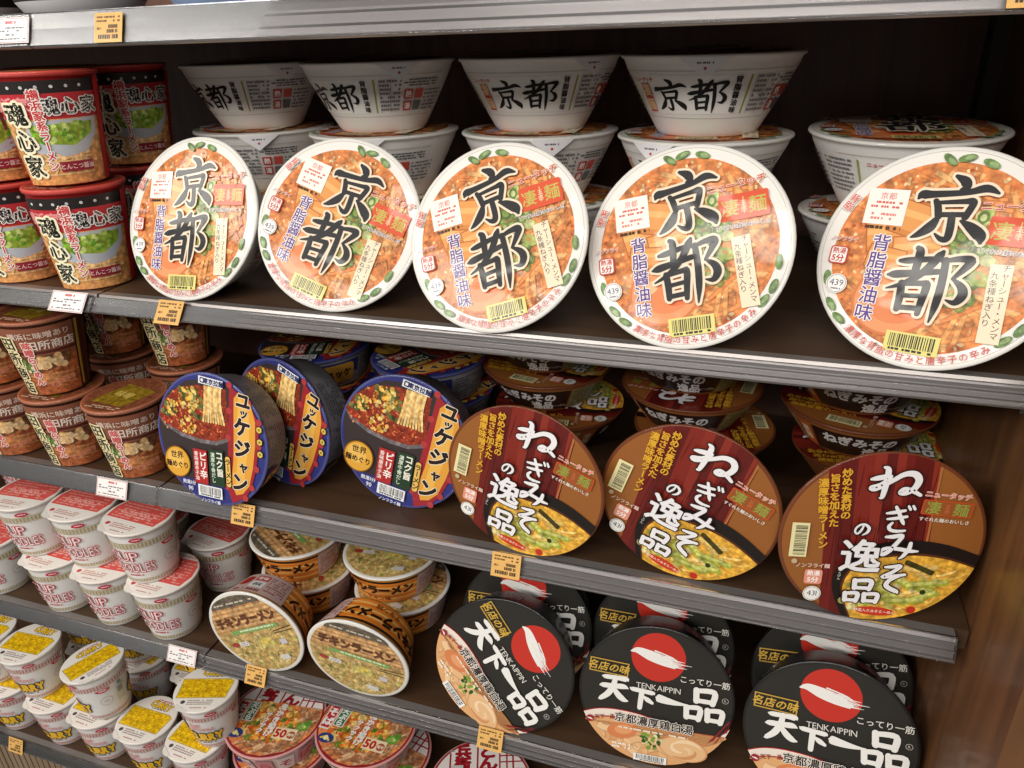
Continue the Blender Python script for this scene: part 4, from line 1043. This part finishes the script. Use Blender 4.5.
# --- fourth shelf: chicken bowls
g = 'chicken noodle bowls lying on their sides'; z = ZS['D']
leaning('C', 'noodle_bowl', -.4877, -.0005, z, -2.8, 3.2, 25, 'chicken noodle bowl lying on its side, lid turned anticlockwise, by the white cups', g, 56)
leaning('C', 'noodle_bowl', -.3611, .0017, z, -6.7, 2.2, -9, 'chicken noodle bowl lying on its side with its orange band uppermost', g, 150)
g = 'chicken noodle bowls stacked at the back'; z += e; H = .0444
for x, y, nm, r in ((-.520, .135, 'left', 150), (-.389, .136, 'right', 12)):
    upright('C', 'noodle_bowl', x + .011, y - .003, z, r - 20, 'chicken noodle bowl at the bottom of the ' + nm + ' stack', g, -r + 20)
    upright('C', 'noodle_bowl', x, y, z + H + .0022, r, 'chicken noodle bowl on top of the ' + nm + ' stack, lid seen from above', g, -r)

# --- fourth shelf: black lids
g = 'black lid bowls with a red disc'; z = ZS['D']
for (x, y, t, w, r, lab) in ((-.2062, .0009, 14, 1.1, -50, 'black lid noodle bowl turned far clockwise, front row, nearest the chicken bowls'), (-.0557, .0095, 12.5, 4.7, 0, 'black lid noodle bowl in the middle of the front row'), (.0939, .0074, 13.7, -3.5, 5, 'black lid noodle bowl of the front row, by the wooden panel'),
                             (-.2042, .0640, 14, 0, 6, 'black lid noodle bowl behind the far turned one'), (-.0617, .0770, 13.2, 0, 4, 'black lid noodle bowl behind the middle one of the front row'), (.0985, .0720, 13.7, 0, 8, 'black lid noodle bowl in shade behind the one by the wooden panel')):
    leaning('T', 'noodle_bowl', x, y, z + .001, t, w, r, lab, g)

# --- bottom shelf: curry cups
g = 'white noodle cups with yellow lids'; z = ZS['E'] + e; H = .0772
L_ = lambda s_: 'white noodle cup with yellow lid, ' + s_
for x, y, n, r, tl, lab in ((-.966, .012, 0, 4, (0, 0), 'lower row, leftmost'), (-.878, .013, 0, 0, (0, 0), 'lower row, second from the left'), (-.799, .012, 0, -2, (0, 0), 'lower row, third, under the leaning cup'), (-.7196, .012, 0, 0, (0, 0), 'lower row, fourth, its lid uncovered'), (-.636, .010, 0, -3, (0, 0), 'lower row, fifth, by the soba bowls'),
                            (-.985, .016, 1, 4, (0, 0), 'upper row, cut by the left edge'), (-.902, .016, 1, 4, (0, 0), 'upper row, second from the left'), (-.781, .014, 1, 66, (0, -4.5), 'upper row, leaning and turned sideways'), (-.613, .024, 1, 18, (0, 0), 'upper row, touching the soba bowls'),
                            (-.815, .108, 0, 0, (0, 0), 'back row, lower of the left stack'), (-.815, .108, 1, 0, (0, 0), 'back row, upper of the left stack'), (-.715, .112, 0, 0, (0, 0), 'back row, lower of the right stack'), (-.705, .112, 1, 4, (0, 0), 'back row, upper of the right stack'), (-.905, .108, 0, 0, (0, 0), 'back row, lower at the far left'), (-.905, .108, 1, 2, (0, 0), 'back row, upper at the far left')):
    upright('U', 'noodle_cup', x, y, z + n * (H + .0016) + (.003 if tl[1] else 0), r, L_(lab), g, (12 - r) if r != 66 else -98, None, tl)

# --- bottom shelf: soba bowls
g = 'red and white soba bowls'; H = .0433
L_ = lambda s_: 'red and white soba noodle bowl, ' + s_
for x, y, n, r, lab in ((-.546, .062, 0, 10, 'under the one beside the yellow lid cups'), (-.411, .086, 0, -10, 'under the second from the left'), (-.548, .060, 1, 8, 'top of its stack beside the yellow lid cups'), (-.4265, .083, 1, 0, 'top of its stack, second from the left'), (-.270, .080, 0, 20, 'rightmost, low in front of the dark gap')):
    upright('S', 'noodle_bowl', x, y, z + n * (H + .0020), r, L_(lab), g)

# --- top shelf: the undersides of three bowls show above the rail
def plain_bowl(c, c2, x, y, label):
    rb, rt, H = .046, .0725, .066
    a = side_art(rb, rt, H); a.add_lathe([(.0004, .003, c), (rb * .9, .003, c), (rb * .94, 0, c), (rb, .002, c), (rb * 1.12, .010, c2), (rt * .97, H * .9, c2), (rt, H * .93, c2), (rt, H, c2), (rt * .97, H + .0012, c2), (.0004, H + .0016, c2)], c)
    root = bpy.data.objects.new('noodle_bowl', None); COL.objects.link(root); root.location = (x, y, ZS['A'] + e)
    link('bowl_body', a.mesh('plain_bowl', (M_PAPER, M_FOOD), len(a.f)), root)
    tag(root, label, 'noodle bowl')
plain_bowl((190, 188, 190), (36, 34, 36), -.742, .085, 'dark noodle bowl above the topmost rail at the upper left corner')
plain_bowl((206, 206, 208), (60, 56, 58), -.590, .070, 'noodle bowl with pale underside above the topmost rail, left of the blue one')
plain_bowl((150, 176, 216), (120, 150, 206), -.440, .080, 'pale blue noodle bowl above the topmost rail')

bpy.data.objects.remove(_to); bpy.data.curves.remove(_cu)

# ------------------------------------------------------------------ camera
def cam():
    yaw, pitch, roll, f = .34418, .43672, .035305, 752.445
    cy, sy, cp, sp_ = math.cos(yaw), math.sin(yaw), math.cos(pitch), math.sin(pitch)
    F = Vector((-sy * cp, cy * cp, -sp_)); r = Vector((cy, sy, 0)); d = F.cross(r)
    r2 = math.cos(roll) * r + math.sin(roll) * d; d2 = -math.sin(roll) * r + math.cos(roll) * d
    c = bpy.data.cameras.new('camera'); c.sensor_width = 36; c.lens = f / 1024 * 36; c.clip_start = .01
    o = bpy.data.objects.new('camera', c); COL.objects.link(o)
    M = Matrix((r2, -d2, -F)).transposed().to_4x4(); M.translation = (0, -.5041, .20215); o.matrix_world = M
    SC.camera = o
cam()

# ------------------------------------------------------------------ light: ceiling strips of the shop, plus one added fill strip
def strip_light(loc, target, sx, sy, power, col=(1, .955, .89)):
    l = bpy.data.lights.new('ceiling_and_fill_light', 'AREA'); l.shape = 'RECTANGLE'; l.size = sx; l.size_y = sy; l.energy = power; l.color = col
    o = bpy.data.objects.new('ceiling_and_fill_light', l); COL.objects.link(o); o.location = loc
    o.rotation_euler = (Vector(target) - Vector(loc)).to_track_quat('-Z', 'Y').to_euler()
strip_light((-.15, -1.3, 1.2), (-.2, .0, -.2), 1.2, .12, 8.5)
strip_light((-.6, -2.3, 1.15), (-.4, .0, -.2), 3.4, .25, 48)
strip_light((-1.7, -1.5, 1.15), (-.75, .0, -.55), 1.6, .25, 20)  # added fill strip out of view, brightens the cups at the lower left
w = bpy.data.worlds.new('shop'); SC.world = w; w.use_nodes = True
w.node_tree.nodes['Background'].inputs[0].default_value = (.9, .88, .85, 1); w.node_tree.nodes['Background'].inputs[1].default_value = .19
SC.view_settings.view_transform = 'Standard'; SC.view_settings.look = 'None'; SC.view_settings.exposure = 0.; SC.view_settings.gamma = 1.; SC.view_settings.use_curve_mapping = False
SC.cycles.use_denoising = True
SC.cycles.max_bounces = 6
